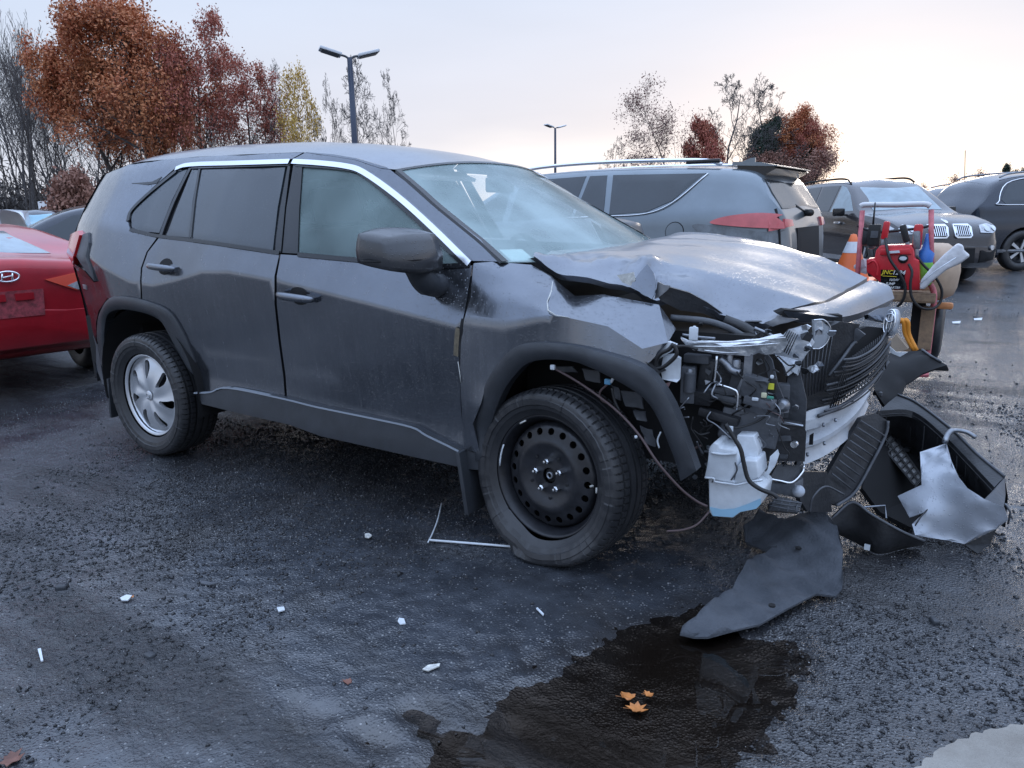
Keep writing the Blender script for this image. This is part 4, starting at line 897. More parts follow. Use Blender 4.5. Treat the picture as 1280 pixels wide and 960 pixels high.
# ---------------------------------------------------------------- torn bumper cover lying forward of the car
bc=thing('bumper_cover','torn black and grey front bumper cover splayed on the asphalt before the wrecked nose','bumper',(0,0,0))
Z=lambda px,py,z: P(px,py,z=z)
A=crom([Z(1122,494,.42),Z(1147,505,.41),Z(1190,538,.36),Z(1221,568,.31),Z(1256,597,.26)],5)
B=crom([Z(1100,513,.40),Z(1141,514,.39),Z(1181,545,.34),Z(1209,573,.29),Z(1243,609,.24)],5)
C_=crom([Z(1092,560,.10),Z(1120,580,.08),Z(1160,606,.06),Z(1190,625,.05),Z(1225,640,.05)],5)
O_=[a+Vector((.03,.07,-a.z+.03)) for a in A]
vs=[];fs=[];n=len(A)
for i in range(n):
    a,b,c,o=A[i],B[i],C_[i],O_[i]
    vs+=[o,o.lerp(a,.6)+Vector((.01,.02,.0)),a,a.lerp(b,.5)+Vector((0,0,.004)),b,b+Vector((-.0,-.005,-.03)),b.lerp(c,.55)+Vector((.03,.03,-.03)),c]
for i in range(n-1):
    for k in range(7): q=i*8+k; fs.append((q,q+8,q+9,q+1))
mesh('cover_shell',vs,fs,M['plastic'],bc,sharp=35)
MB().tube([p+Vector((0,0,.004)) for p in A],.006,6).ob('cover_edge',M['plastic2'],bc,True); MB().tube([p+Vector((.0,-.0,-.02)) for p in B],.004,6).ob('cover_edge',M['plastic'],bc,True)
# black cavity panel joining shell and duct
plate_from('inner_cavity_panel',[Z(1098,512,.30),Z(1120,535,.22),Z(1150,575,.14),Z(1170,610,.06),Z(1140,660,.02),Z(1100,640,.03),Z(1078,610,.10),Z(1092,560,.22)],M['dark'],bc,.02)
fl=sheet('black_splash_flap',[Z(1093,488,.46),Z(1094,462,.52),Z(1110,442,.56),Z(1124,440,.57),Z(1153,438,.58),Z(1164,446,.57),Z(1183,456,.55),Z(1186,462,.53),Z(1169,461,.53),Z(1153,467,.50),Z(1133,481,.45),Z(1126,497,.41),Z(1108,510,.38)],M['dark'],bc,.010,.03,.006,16,3)
MB().tube([Z(1153,437,.585),Z(1164,445,.575),Z(1176,452,.56)],.006,6).ob('flap_rim',M['plastic2'],bc,True); MB().box(Z(1120,485,.44),(.03,.03,.05),bev=.005).ob('clip',M['plastic2'],bc); MB().box(Z(1097,492,.44),(.04,.02,.02),bev=.005).ob('clip',M['plastic2'],bc); MB().box(Z(1128,512,.385),(.04,.02,.012),bev=.003).ob('clip',M['plastic2'],bc)
# slatted lower grille
g0,g1,g2,g3=Z(1099,555,.20),Z(1115,543,.24),Z(1153,597,.16),Z(1143,608,.13)
gg=plate_from('lower_grille',[g0,g1,g2,g3],mat('pale_grille_slots',(.28,.28,.28),.6),bc,.008)
for i in range(9):
    t=i/8; MB().tube([g0.lerp(g3,t)+Vector((0,-.008,.006)),g1.lerp(g2,t)+Vector((0,-.008,.006))],.0055,5).ob('grille_bar',M['cable'],gg)
for s in (.02,.5,.98): MB().tube([g0.lerp(g1,s)+Vector((0,-.01,.007)),g3.lerp(g2,s)+Vector((0,-.01,.007))],.005,5).ob('grille_bar',M['cable'],gg)
# painted corner piece, bent over
pp=[(1150,565,.30),(1183,554,.33),(1189,576,.31),(1198,596,.28),(1209,610,.26),(1231,624,.24),(1255,634,.22),(1260,649,.17),(1245,661,.12),(1206,680,.03),(1181,675,.04),(1144,669,.06),(1140,655,.09),(1156,640,.14),(1137,647,.10),(1122,620,.16),(1152,606,.22)]
sheet('painted_corner',[Z(*p) for p in pp],mat('light_grey_paint',(.40,.43,.48),.42,.15,coat=.35,drops=.5,noise=.12,nscale=5),bc,.006,.016,.0035,22,2)
MB().tube(crom([Z(1164,632,.16),Z(1152,645,.13),Z(1144,657,.10)],3),.003,5).ob('crack',M['plastic'],bc,True)
MB().tube(crom([Z(1181,552,.345),Z(1185,543,.365),Z(1192,538,.375),Z(1208,540,.375),Z(1220,547,.36)],4),[.012]*8+[.009]*9,7).ob('silver_hook',M['steel'],bc,True)
plate_from('corner_end',[Z(1231,624,.235),Z(1243,612,.25),Z(1256,597,.26),Z(1257,618,.22),Z(1255,634,.215)],M['plastic2'],bc,.01)
plate_from('corner_end',[Z(1206,681,.015),Z(1246,661,.09),Z(1238,680,.03),Z(1222,692,.004)],M['plastic'],bc,.008)
MB().tube([Z(1257,630,.22),Z(1263,640,.18),Z(1260,655,.13)],.004,5).ob('bent_bracket',M['steel'],bc,True)
for i in range(14):   # ribs, tabs and clips inside the torn cover
    t=rg_.random()*(len(B)-2); a=B[int(t)].lerp(C_[int(t)],rg_.uniform(.15,.8)); MB().box(a+Vector((0,0,.01)),(rg_.uniform(.01,.05),rg_.uniform(.01,.03),rg_.uniform(.008,.03)),Matrix.Rotation(rg_.random()*3,3,'Z'),bev=.002).ob('clip',M[rg_.choice(['plastic2','plastic','plastic'])],bc)
for i in range(9):
    t=int(i*(len(B)-2)/9)+1; MB().tube([B[t]+Vector((0,0,-.03)),B[t].lerp(C_[t],.55)+Vector((.025,.025,-.02)),C_[t]],.004,5).ob('inner_rib',M['plastic2' if i%3==0 else 'plastic'],bc,True)
# curved lower skirt
vs=[];fs=[]
tp=crom([Z(1040,648,.13),Z(1065,628,.19),Z(1088,642,.17),Z(1110,655,.14),Z(1133,667,.11),Z(1155,676,.08)],5); bt_=crom([Z(1044,668,.05),Z(1062,676,.02),Z(1080,685,.0),Z(1099,694,.0),Z(1128,688,.0),Z(1150,682,.01)],5)
for a,b in zip(tp,bt_):
    for t,k in ((0,-.02),(.02,0),(.3,.012),(.6,.015),(.85,.006),(1,-.01)): vs.append(a.lerp(b,t)+Vector((.3,-.9,0))*k)
for i in range(len(tp)-1):
    for k in range(5): q=i*6+k; fs.append((q,q+6,q+7,q+1))
sk=mesh('lower_skirt',vs,fs,M['plastic'],bc,sharp=50); MB().tube(tp,.005,6).ob('skirt_edge',M['plastic2'],bc,True)
MB().tube([Z(1080,634,.16),Z(1106,632,.15),Z(1108,648,.12)],.004,5).ob('wire_bracket',M['steel'],bc); MB().box(Z(1084,684,.03),(.02,.01,.02)).ob('clip',M['white'],bc)
# ---------------------------------------------------------------- felt wheel liner on the ground
lp=[(850,792,.012),(853,782,.02),(870,770,.03),(882,756,.035),(897,747,.03),(915,735,.03),(930,712,.02),(945,702,.015),(965,690,.03),(955,687,.03),(932,677,.02),(929,657,.04),(950,643,.06),(972,652,.07),(1000,642,.10),(1030,638,.12),(1047,658,.10),(1054,690,.07),(1053,735,.045),(1045,745,.02),(1020,742,.035),(985,760,.04),(950,780,.03),(915,788,.025),(885,796,.02),(868,796,.012)]
cv=[Z(*p) for p in lp]
v2,f2,bd=cdt([(p.x,p.y) for p in cv],.016); hz=[p.z for p in cv]
vs=[]
for i,p in enumerate(v2):
    if i<len(hz): z=hz[i]
    else:
        ws=[1/((p.x-c.x)**2+(p.y-c.y)**2+1e-4)**1.2 for c in cv]; z=sum(w_*h for w_,h in zip(ws,hz))/sum(ws)
        z+=.016*math.sin((p.x*.8+p.y)*17)*.6+.028*max(0,math.sin((p.x-p.y*.4)*9+1))**3+.016*max(0,math.sin((p.x*.5+p.y)*21+2))**4+.005*math.sin(p.x*60)*math.sin(p.y*50)
    vs.append(Vector((p.x,p.y,max(z,.008))))
n=len(vs); fs=list(f2)+[tuple(i+n for i in f[::-1]) for f in f2]+[(b,a,a+n,b+n) for a,b in bd]
ln=mesh('wheel_liner',vs+[v-Vector((0,0,.007)) for v in vs],fs,M['felt'],None,sharp=50)
ln2=thing('felt_wheel_liner','torn grey felt wheel arch liner lying half in the puddle below the washer tank','liner',(0,0,0)); ln.parent=ln2; ln.name='felt_sheet'
for (x,y,z) in ((998,685,.06),(965,757,.05)): MB().lathe([(0,.003),(.011,.003),(.011,-.002)],10,Matrix.Translation(Z(x,y,z+.012))).ob('clip_hole',M['dark'],ln2)
# ---------------------------------------------------------------- generic car body
def hull_mesh(top,belt,W,sill=.26,tumble=.42,nx=70,taper=.10,tl=.75,crown=.04):
    x0,x1=top[0][0],top[-1][0]; tp=crom([(a,b,0) for a,b in top],8)
    tx=[p.x for p in tp]; tz=[p.y for p in tp]
    vs=[];fs=[]; K=None
    xs=[x0+(x1-x0)*(.5-.5*math.cos(math.pi*i/nx)) for i in range(nx+1)]
    for x in xs:
        zt=float(np.interp(x,tx,tz)); zb=min(interp(x,belt),zt-.03)
        e=max(0,(x-(x1-tl))/tl,((x0+tl)-x)/tl); w=W*(1-taper*e**2-.20*max(0,(e-.72)/.28)**2)
        sl=sill+.10*max(0,(e-.7)/.3); half=[]
        for t,k in ((0,.90),(.06,.965),(.2,.985),(.45,1),(.62,.998),(.70,.992),(.76,.975),(.9,.955),(1,.94)): half.append((w*k,sl+(zb-sl)*t))
        yb=w*.94; h=zt-zb
        for s in (.15,.4,.65,.82): half.append((yb-tumble*h*s,zb+h*s))
        ye=yb-tumble*h*.82
        for dy,s in ((.03,.92),(.09,.98),(.20,1.0)): half.append((ye-dy,zb+h*s))
        for q in (.5,.25,0): half.append(((ye-.2)*q,zt+crown*(1-(q*1.4)**2 if q else 1)*1.0))
        ring=[(x,y,z) for y,z in half]+[(x,-y,z) for y,z in half[-2::-1]]
        K=len(ring); vs+=ring
    for i in range(len(xs)-1):
        for k in range(K):
            a=i*K+k;b=i*K+(k+1)%K; fs.append((a,b,b+K,a+K))
    for b0,fl in ((0,True),(len(vs)-K,False)):     # rounded, capped ends
        c=Vector((sum(vs[b0+k][0] for k in range(K))/K,0,sum(vs[b0+k][2] for k in range(K))/K)); last=b0
        for q,dx in ((.93,.012),(.0,.02)):
            nb=len(vs)
            if q: vs+=[(vs[b0+k][0]+(-dx if fl else dx),vs[b0+k][1]*q,c.z+(vs[b0+k][2]-c.z)*q) for k in range(K)]
            else: vs.append((c.x+(-dx if fl else dx),0,c.z))
            for k in range(K):
                k2=(k+1)%K
                f=(last+k,last+k2,nb+k2,nb+k) if q else (last+k,last+k2,nb)
                fs.append(f[::-1] if fl is False else f)
            last=nb
    return vs,fs
def wheel_simple(c,r,sgn,parent,silver=True,spokes=5,dark=False):
    M4=Matrix.Translation(c)@Matrix.Rotation(R(90)*(1 if sgn<0 else -1),4,'X')
    ty=MB().lathe([(r*.62,-.09),(r*.80,-.11),(r*.96,-.10),(r,-.07),(r,.07),(r*.96,.10),(r*.80,.11),(r*.64,.095),(r*.62,.05)],36,M4).ob('wheel',M['rubber'],parent,True)
    rim=MB().lathe([(0,.03),(r*.1,.05),(r*.12,.03),(r*.6,.0),(r*.62,.085),(r*.65,.09)],30,M4).ob('rim',M['black_steel'],ty,True)
    mb=MB()
    for k in range(spokes):
        a=2*math.pi*k/spokes
        p=[M4@Vector((rr*math.cos(a+d),rr*math.sin(a+d),h)) for rr,d,h in ((.02,1.0,.07),(r*.6,.13,.075),(r*.6,-.13,.075),(.02,-1.0,.07))]; mb.plate(p,M4.to_3x3()@Vector((0,0,1)),.02)
    mb.ob('spokes',M['silver'],ty); return ty
def patch(bvh,outline,axis,m,name,parent,off=.006,grid=.06,base=None):
    """outline in 2D; axis: 'l','r' (x,z), 'f','b' (y,z), 't' (x,y). Projected on the body and set slightly proud."""
    v2,f2,bd=cdt(outline,grid); vs=[]
    for p in v2:
        if axis in 'lr': s=1 if axis=='l' else -1; o=Vector((p.x,s*3,p.y)); d=Vector((0,-s,0))
        elif axis in 'fb': s=1 if axis=='f' else -1; o=Vector((s*5,p.x,p.y)); d=Vector((-s,0,0))
        else: o=Vector((p.x,p.y,3)); d=Vector((0,0,-1))
        h,nrm,_,_=bvh.ray_cast(o,d)
        if h is None: h,nrm,_,_=bvh.find_nearest(o+d*(2 if axis in 'lrt' else 3))
        vs.append(h-d*off)
    n=len(vs); fs=[tuple(f) for f in f2]
    flip=axis in ('l','b')
    if flip: fs=[f[::-1] for f in fs]
    dd=d*(off+.004)
    vs2=vs+[v+dd for v in vs]
    for a,b in bd: fs.append((b,a,a+n,b+n) if not flip else (a,b,b+n,a+n))
    return mesh(name,vs2,fs,m,parent,True,sharp=40)
def car(name,label,cat,loc,phi,top,belt,W,paint,wheels,patches,sill=.26,r=.36,tumble=.42,group=None,arch=.06,simple=False,clad=None,**kw):
    t=thing(name,label,cat,(loc[0],loc[1],0),phi,group)
    vs,fs=hull_mesh(top,belt,W,sill,tumble,**kw)
    o=mesh('body',vs,fs,paint,t)
    bm=bmesh.new(); bm.from_mesh(o.data); bmesh.ops.recalc_face_normals(bm,faces=bm.faces[:]); bm.to_mesh(o.data); bm.free()
    bv=BVHTree.FromPolygons([Vector(v) for v in vs],fs)
    if not simple:
        # cut wheel openings
        bm=bmesh.new()
        for wx in wheels:
            for s in (-1,1):
                g=bmesh.ops.create_cone(bm,cap_ends=True,segments=28,radius1=r+arch,radius2=r+arch,depth=.34,matrix=Matrix.Translation((wx,s*(W-.12),r))@Matrix.Rotation(R(90),4,'X'))
        me=bpy.data.meshes.new('cutter'); bm.to_mesh(me); bm.free(); me.materials.append(M['dark']); c=bpy.data.objects.new('cutter',me); COL.objects.link(c)
        o.data.materials.append(M['dark']); c.matrix_world=Matrix()
        o.parent=None; md=o.modifiers.new('b','BOOLEAN'); md.object=c; md.operation='DIFFERENCE'; md.solver='EXACT'; md.material_mode='TRANSFER'
        dg=bpy.context.evaluated_depsgraph_get(); me2=bpy.data.meshes.new_from_object(o.evaluated_get(dg)); o.modifiers.clear(); o.data=me2; o.parent=t
        bpy.data.objects.remove(c); me2.set_sharp_from_angle(angle=R(35))
    for wx in wheels:
        for s in (-1,1): wheel_simple((wx,s*(W-.115),r),r,s,t)
    for pc in patches:
        outl,ax,m,nm=pc[:4]; off=pc[4] if len(pc)>4 else .006
        for a in (ax if len(ax)<3 else ax): patch(bv,[((-q[0],q[1]) if (a=='R_') else q) for q in outl],a,m,nm,t,off)
    return t,bv
def sidemirror(t,x,y,z,m,s=1):
    for k in (-1,1):
        mb=MB(); mb.box((x,k*(y+.10),z),(.11,.20,.14),bev=.035).box((x+.01,k*(y+.0),z-.05),(.06,.12,.03),bev=.01); mb.ob('wing_mirror',m,t,sharp=50)
def ell(cx,cy,rx,ry,n=20): return [(cx+rx*math.cos(2*math.pi*k/n),cy+ry*math.sin(2*math.pi*k/n)) for k in range(n)]
M['grey_blue']=mat('grey_blue_paint',(.17,.20,.225),.28,.55,coat=.6,noise=.08,nscale=3)
M['dark_paint']=mat('wet_dark_paint',(.040,.037,.041),.22,.35,coat=.8,drops=.2)
M['navy_paint']=mat('navy_black_paint',(.014,.020,.034),.22,.3,coat=.8)
M['red_paint']=mat('dusty_red_paint',(.38,.012,.022),.32,.25,coat=.6,noise=.15,nscale=3)
M['carglass']=mat('car_glass',(.025,.034,.042),.12,coat=.1,spec=.6)
M['paleglass']=mat('misted_car_glass',(.20,.27,.31),.18,coat=.4,spec=.8,noise=.2,nscale=4)
M['headlamp']=mat('headlamp_glass',(.45,.47,.50),.12,.3,coat=.6,noise=.4,nscale=14)
M['pink_lens']=mat('dusty_red_lens',(.62,.13,.14),.2,coat=.5,noise=.15,nscale=6); M['clear2']=mat('clear_lamp_lens',(.13,.15,.17),.15,coat=.6,noise=.3,nscale=12); M['bright_lens']=mat('bright_red_lens',(.75,.10,.06),.2,coat=.5)
SMO=lambda p: [(v.x,v.y) for v in crom([(a,b,0) for a,b in p],4,True)]
# --- grey crossover parked behind the hood (faces left)
top=[(-2.22,.62),(-2.21,.98),(-2.16,1.22),(-2.03,1.42),(-1.90,1.58),(-1.5,1.63),(-.8,1.66),(0,1.66),(.5,1.60),(1.0,1.32),(1.35,1.10),(1.9,1.02),(2.2,.85),(2.28,.6)]
belt=[(-2.2,1.22),(-1.6,1.25),(0,1.18),(1.0,1.10),(2.2,.8)]
phi=R(178); nrc=Vector((-.20,3.02,0)); fwd=Vector((math.cos(phi),math.sin(phi),0)); lft=Vector((-math.sin(phi),math.cos(phi),0))
cpos=nrc+fwd*2.24-lft*.84
g1,bv=car('grey_crossover','blue-grey crossover parked right behind the crumpled hood, showing its red tail lamp and roof spoiler','suv',cpos,phi,top,belt,.90,M['grey_blue'],(-1.32,1.32),[
 ([(-1.50,1.58),(-.62,1.60),(-.66,1.25),(-1.02,1.27),(-1.24,1.36)],'lr',M['privacy'],'quarter_window'),
 ([(-.56,1.60),(-.38,1.60),(-.30,1.24),(-.60,1.25)],'lr',M['privacy'],'rear_vent_window'),
 ([(-.34,1.60),(.40,1.58),(.45,1.20),(-.26,1.24)],'lr',M['privacy'],'rear_door_window'),
 ([(.48,1.57),(.62,1.53),(1.0,1.20),(.53,1.20)],'lr',M['carglass'],'front_door_window'),
 (SMO([(-2.20,1.13),(-2.18,1.22),(-2.02,1.25),(-1.80,1.235),(-1.66,1.205),(-1.62,1.17),(-1.82,1.145),(-2.05,1.13)]),'lr',M['pink_lens'],'tail_lamp',.03),
 (SMO([(-2.20,.95),(-2.20,1.10),(-2.05,1.10),(-1.80,1.13),(-1.50,1.165),(-1.48,1.12),(-1.70,1.0)]),'lr',M['clear2'],'lamp_opening',.012),
 (ell(-1.30,1.10,.085,.085),'l',M['dark'],'fuel_flap_gap',.002),(ell(-1.30,1.10,.078,.078),'l',M['grey_blue'],'fuel_flap',.006),
 ([(-.62,1.14),(-.60,1.14),(-.56,.5),(-.58,.5)],'lr',M['dark'],'door_gap',.003),
 ([(-.64,1.52),(-.66,1.28),(.66,1.28),(.64,1.52)],'b',M['carglass'],'rear_window',.008),
 ([(-.78,1.10),(-.78,1.21),(-.52,1.20),(-.52,1.12)],'b',M['pink_lens'],'tail_lamp',.02),([(.70,1.13),(.70,1.20),(.54,1.19),(.54,1.14)],'b',M['pink_lens'],'tail_lamp',.02),
 ([(-.40,.80),(-.40,1.12),(.40,1.12),(.40,.80)],'b',M['dark'],'plate_recess',.012),
],crown=.03)
def prism(name,prof,hy,m,par):
    n=len(prof); vs=[(x,-hy,z) for x,z in prof]+[(x,hy,z) for x,z in prof]
    return mesh(name,vs,[tuple(range(n)),tuple(range(2*n-1,n-1,-1))]+[(i,(i+1)%n,(i+1)%n+n,i+n)[::-1] for i in range(n)],m,par,True,sharp=30)
prism('spoiler',[(-1.72,1.645),(-2.02,1.618),(-2.04,1.60),(-1.95,1.555),(-1.86,1.53),(-1.72,1.53)],.57,M['gloss_black'],g1)
prism('spoiler_top',[(-1.68,1.67),(-1.92,1.655),(-2.05,1.625),(-2.05,1.618),(-1.68,1.64)],.585,M['grey_blue'],g1)
for s in (-1,1):
    MB().tube(crom([(-1.58,s*.55,1.655),(-1.35,s*.56,1.70),(-.4,s*.56,1.725),(.35,s*.55,1.70),(.6,s*.54,1.62)],5),.017,8).ob('roof_rail',M['chrome'],g1,True)
    MB().box((-1.42,s*.56,1.685),(.30,.05,.035),bev=.012).ob('rail_foot',M['gloss_black'],g1,sharp=50)
for s in (-1,1):
    pts=[]
    for z in (1.28,1.18,1.05,.9):
        h,_,_,_=bv.ray_cast(Vector((-5,s*.735,z)),Vector((1,0,0)))
        if h: pts.append(h+Vector((-.004,s*.0,0)))
    MB().tube(pts,.011,6).ob('tailgate_gap',M['dark'],g1,True)
MB().plate([(-1.70,.01,1.665),(-1.50,.01,1.665),(-1.66,.01,1.73),(-1.70,.01,1.73)],(0,1,0),.025).ob('fin_antenna',M['grey_blue'],g1)
MB().tube([(-2.16,-.05,1.23),(-2.12,.22,1.30)],.018,8).tube([(-2.16,.0,1.24),(-2.23,.08,1.24)],.03,8).ob('rear_wiper',M['cable'],g1,True)
for s in (1,-1):
    y=[]
    o=MB(); pts=[]
    for (x,z) in ((-.20,1.225),(-.60,1.235),(-1.02,1.255),(-1.26,1.35),(-1.52,1.58)):
        h,_,_,_=bv.ray_cast(Vector((x,s*3,z)),Vector((0,-s,0))); pts.append(h+Vector((0,s*.012,0)))
    o.tube(crom(pts,5),.0055,6); o.ob('bright_trim',M['chrome'],g1,True)
# --- dark luxury SUV facing the camera
top=[(-2.42,.75),(-2.38,1.1),(-2.2,1.35),(-2.0,1.64),(-1.5,1.72),(-.5,1.745),(.25,1.70),(.75,1.45),(1.2,1.17),(1.7,1.11),(2.15,1.01),(2.36,.86),(2.42,.62)]
belt=[(-2.3,1.22),(-1,1.17),(.5,1.12),(1.3,1.06),(2.3,.85)]
fh=Vector((math.cos(yaw),math.sin(yaw),0)); th_=yaw+math.pi+R(3)
fc=Pd(1182,11.9); bpos=fc-Vector((math.cos(th_),math.sin(th_),0))*2.4
def kid(cy): return [(cy+.155,.80),(cy+.165,.93),(cy+.14,.985),(cy-.13,.985),(cy-.155,.93),(cy-.14,.79),(cy-.10,.76),(cy+.12,.76)]
pt=[([(-.62,1.20),(-.55,1.615),(.55,1.615),(.62,1.20)],'f',M['paleglass'],'windscreen',.01),
 ([(-1.55,1.62),(-.75,1.66),(-.65,1.21),(-1.35,1.25),(-1.62,1.38)],'lr',M['privacy'],'quarter_window'),
 ([(-.68,1.66),(-.02,1.66),(.02,1.19),(-.58,1.21)],'lr',M['privacy'],'rear_door_window'),
 ([(.05,1.66),(.25,1.62),(.52,1.48),(.88,1.20),(.10,1.18)],'lr',M['paleglass'],'front_door_window'),
 (kid(.20),'f',M['chrome'],'grille_surround',.03),(kid(-.20),'f',M['chrome'],'grille_surround',.03)]
for c in (.20,-.20):
    pt.append(([(c+.13,.80),(c+.14,.95),(c-.12,.965),(c-.13,.82),(c-.09,.79),(c+.10,.785)],'f',M['dark'],'grille_opening',.036))
    for k in range(8): yy=c-.11+.033*k; pt.append(([(yy-.006,.80),(yy-.006,.955),(yy+.006,.955),(yy+.006,.80)],'f',M['chrome'],'grille_slat',.055))
for s in (-1,1):
    pt.append(([(s*.50,.84),(s*.52,.955),(s*.70,.985),(s*.85,.98),(s*.87,.86),(s*.70,.83)],'f',M['headlamp'],'headlamp',.02))
    pt.append((ell(s*.62,.905,.045,.045,14),'f',M['white'],'lamp_lens',.035)); pt.append((ell(s*.74,.91,.04,.04,14),'f',M['alu'],'lamp_lens',.035))
    pt.append(([(s*.48,.36),(s*.50,.56),(s*.82,.58),(s*.80,.40)],'f',M['dark'],'air_inlet',.012)); pt.append((ell(s*.70,.60,.04,.04,14),'f',M['headlamp'],'fog_lamp',.03))
pt.append(([(-.42,.36),(-.40,.60),(.40,.60),(.42,.36)],'f',M['dark'],'lower_intake',.012))
pt.append((ell(0,1.03,.035,.035,14),'f',M['chrome'],'bonnet_badge',.012))
pt.append(([(-1.9,.34),(-1.9,.42),(1.2,.42),(1.2,.34)],'lr',M['chrome'],'sill_trim',.006)); pt.append(([(-1.0,1.15),(-.98,1.15),(-.96,.5),(-.98,.5)],'lr',M['dark'],'door_gap',.003)); pt.append(([(.02,1.15),(.04,1.15),(.06,.5),(.04,.5)],'lr',M['dark'],'door_gap',.003))
b1,bvb=car('dark_luxury_suv','dark wet SUV facing the camera with twin kidney grille, behind the hand cart','suv',bpos,th_,top,belt,.955,M['dark_paint'],(-1.46,1.46),pt,r=.38,tumble=.46)
sidemirror(b1,.72,.93,1.18,M['gloss_black'])
for s in (-1,1):
    MB().tube(crom([(-1.85,s*.62,1.66),(-1.6,s*.60,1.76),(-.4,s*.60,1.79),(.05,s*.60,1.77),(.25,s*.60,1.70)],5),.018,8).ob('roof_rail',M['dark'],b1,True)
    MB().tube([(.95,s*.5-.2,1.30),(1.0,s*.5+.15,1.25)],.012,6).ob('wiper',M['cable'],b1)
    MB().box((-.45,-s*.955,1.0),(.2,.04,.04),bev=.012).ob('door_handle',M['chrome'],b1,sharp=40); MB().box((.55-1.1*0,-s*.955,.99),(.2,.04,.04),bev=.012).ob('door_handle',M['chrome'],b1,sharp=40)
# --- dark wagon entering the frame at right
top=[(-2.45,.75),(-2.42,1.1),(-2.25,1.4),(-2.0,1.70),(-1.4,1.83),(-.4,1.86),(.5,1.80),(1.1,1.45),(1.5,1.20),(2.1,1.12),(2.4,.95),(2.48,.6)]
belt=[(-2.4,1.22),(-1,1.22),(.6,1.18),(2.3,.95)]
rc=Pd(1214,14.3); ph=yaw-R(86); f_=Vector((math.cos(ph),math.sin(ph),0)); 
m1,bvm=car('dark_wagon','navy-black tall estate car cut off by the right edge, with chrome door handles','suv',rc+f_*2.45+Vector((-f_.y,f_.x,0))*.95,ph,top,belt,.97,M['navy_paint'],(-1.5,1.5),[
 ([(-1.78,1.66),(-1.2,1.76),(-.85,1.78),(-.82,1.28),(-1.9,1.28),(-1.98,1.36)],'lr',M['privacy'],'quarter_window'),
 ([(-.78,1.78),(.02,1.78),(.05,1.28),(-.74,1.28)],'lr',M['privacy'],'rear_door_window'),([(.1,1.78),(.5,1.72),(1.0,1.28),(.12,1.28)],'lr',M['carglass'],'front_door_window'),
 ([(-2.0,.36),(-2.0,.42),(1.9,.42),(1.9,.36)],'lr',M['steel'],'sill_trim',.02),
 ([(-.80,1.2),(-.78,1.2),(-.70,.5),(-.72,.5)],'lr',M['dark'],'door_gap',.003)],r=.39)
for s in (-1,1):
    for x in (-1.0,.0): MB().box((x,s*.972,1.09),(.22,.05,.035),bev=.012).ob('door_handle',M['chrome'],m1,sharp=40)
    pts=[]
    for (x,z) in ((1.05,1.26),(.1,1.26),(-1.9,1.26),(-2.02,1.34),(-1.83,1.66),(-1.25,1.78),(-.6,1.81),(.5,1.75)):
        h,_,_,_=bvm.ray_cast(Vector((x,s*3,z)),Vector((0,-s,0))); pts.append(h+Vector((0,s*.012,0)))
    MB().tube(crom(pts,4),.012,5).ob('window_trim',M['chrome'],m1,True)
    MB().tube(crom([(-1.9,s*.62,1.78),(-1.6,s*.62,1.86),(-.4,s*.62,1.92),(.4,s*.62,1.86)],4),.018,6).ob('roof_rail',M['steel'],m1,True)
MB().tube([(-1.95,.3,1.72),(-2.02,.3,2.35)],.008,5).ob('whip_antenna',M['cable'],m1)
# --- dark crossover further back between the two
top=[(-2.3,.7),(-2.26,1.1),(-2.0,1.55),(-1.5,1.70),(-.3,1.73),(.5,1.66),(1.15,1.25),(1.9,1.08),(2.25,.85),(2.3,.6)]
c0=Pd(1190,19.5); ph=yaw+R(112)
d1,bvd=car('dark_crossover','dark crossover seen side-on between the kidney-grille SUV and the estate car','suv',c0,ph,top,[(-2.3,1.15),(1.2,1.08),(2.3,.85)],.93,M['navy_paint'],(-1.35,1.4),[
 ([(-1.75,1.50),(-1.3,1.6),(-.95,1.62),(-.95,1.18),(-1.6,1.2)],'lr',M['privacy'],'quarter_window'),([(-.9,1.63),(-.1,1.64),(-.05,1.14),(-.9,1.17)],'lr',M['privacy'],'rear_door_window'),([(-.05,1.63),(.45,1.57),(.95,1.15),(0,1.13)],'lr',M['paleglass'],'front_door_window')])
sidemirror(d1,.75,.93,1.15,M['gloss_black'])
for s in (-1,1): MB().tube(crom([(-1.6,s*.6,1.69),(-1.3,s*.6,1.75),(-.2,s*.6,1.79),(.4,s*.6,1.72)],4),.018,6).ob('roof_rail',M['steel'],d1,True)
# --- silver car glimpsed left of it
e1,_=car('silver_hatchback','pale car of which only a sliver shows left of the dark crossover','car',Pd(1158,30),yaw+R(100),top,[(-2.3,1.15),(1.2,1.08),(2.3,.85)],.9,M['silver'],(-1.35,1.4),[([(-1.75,1.50),(-.95,1.62),(-.05,1.63),(.45,1.57),(.95,1.15),(-1.6,1.2)],'lr',M['carglass'],'side_window')],simple=True)
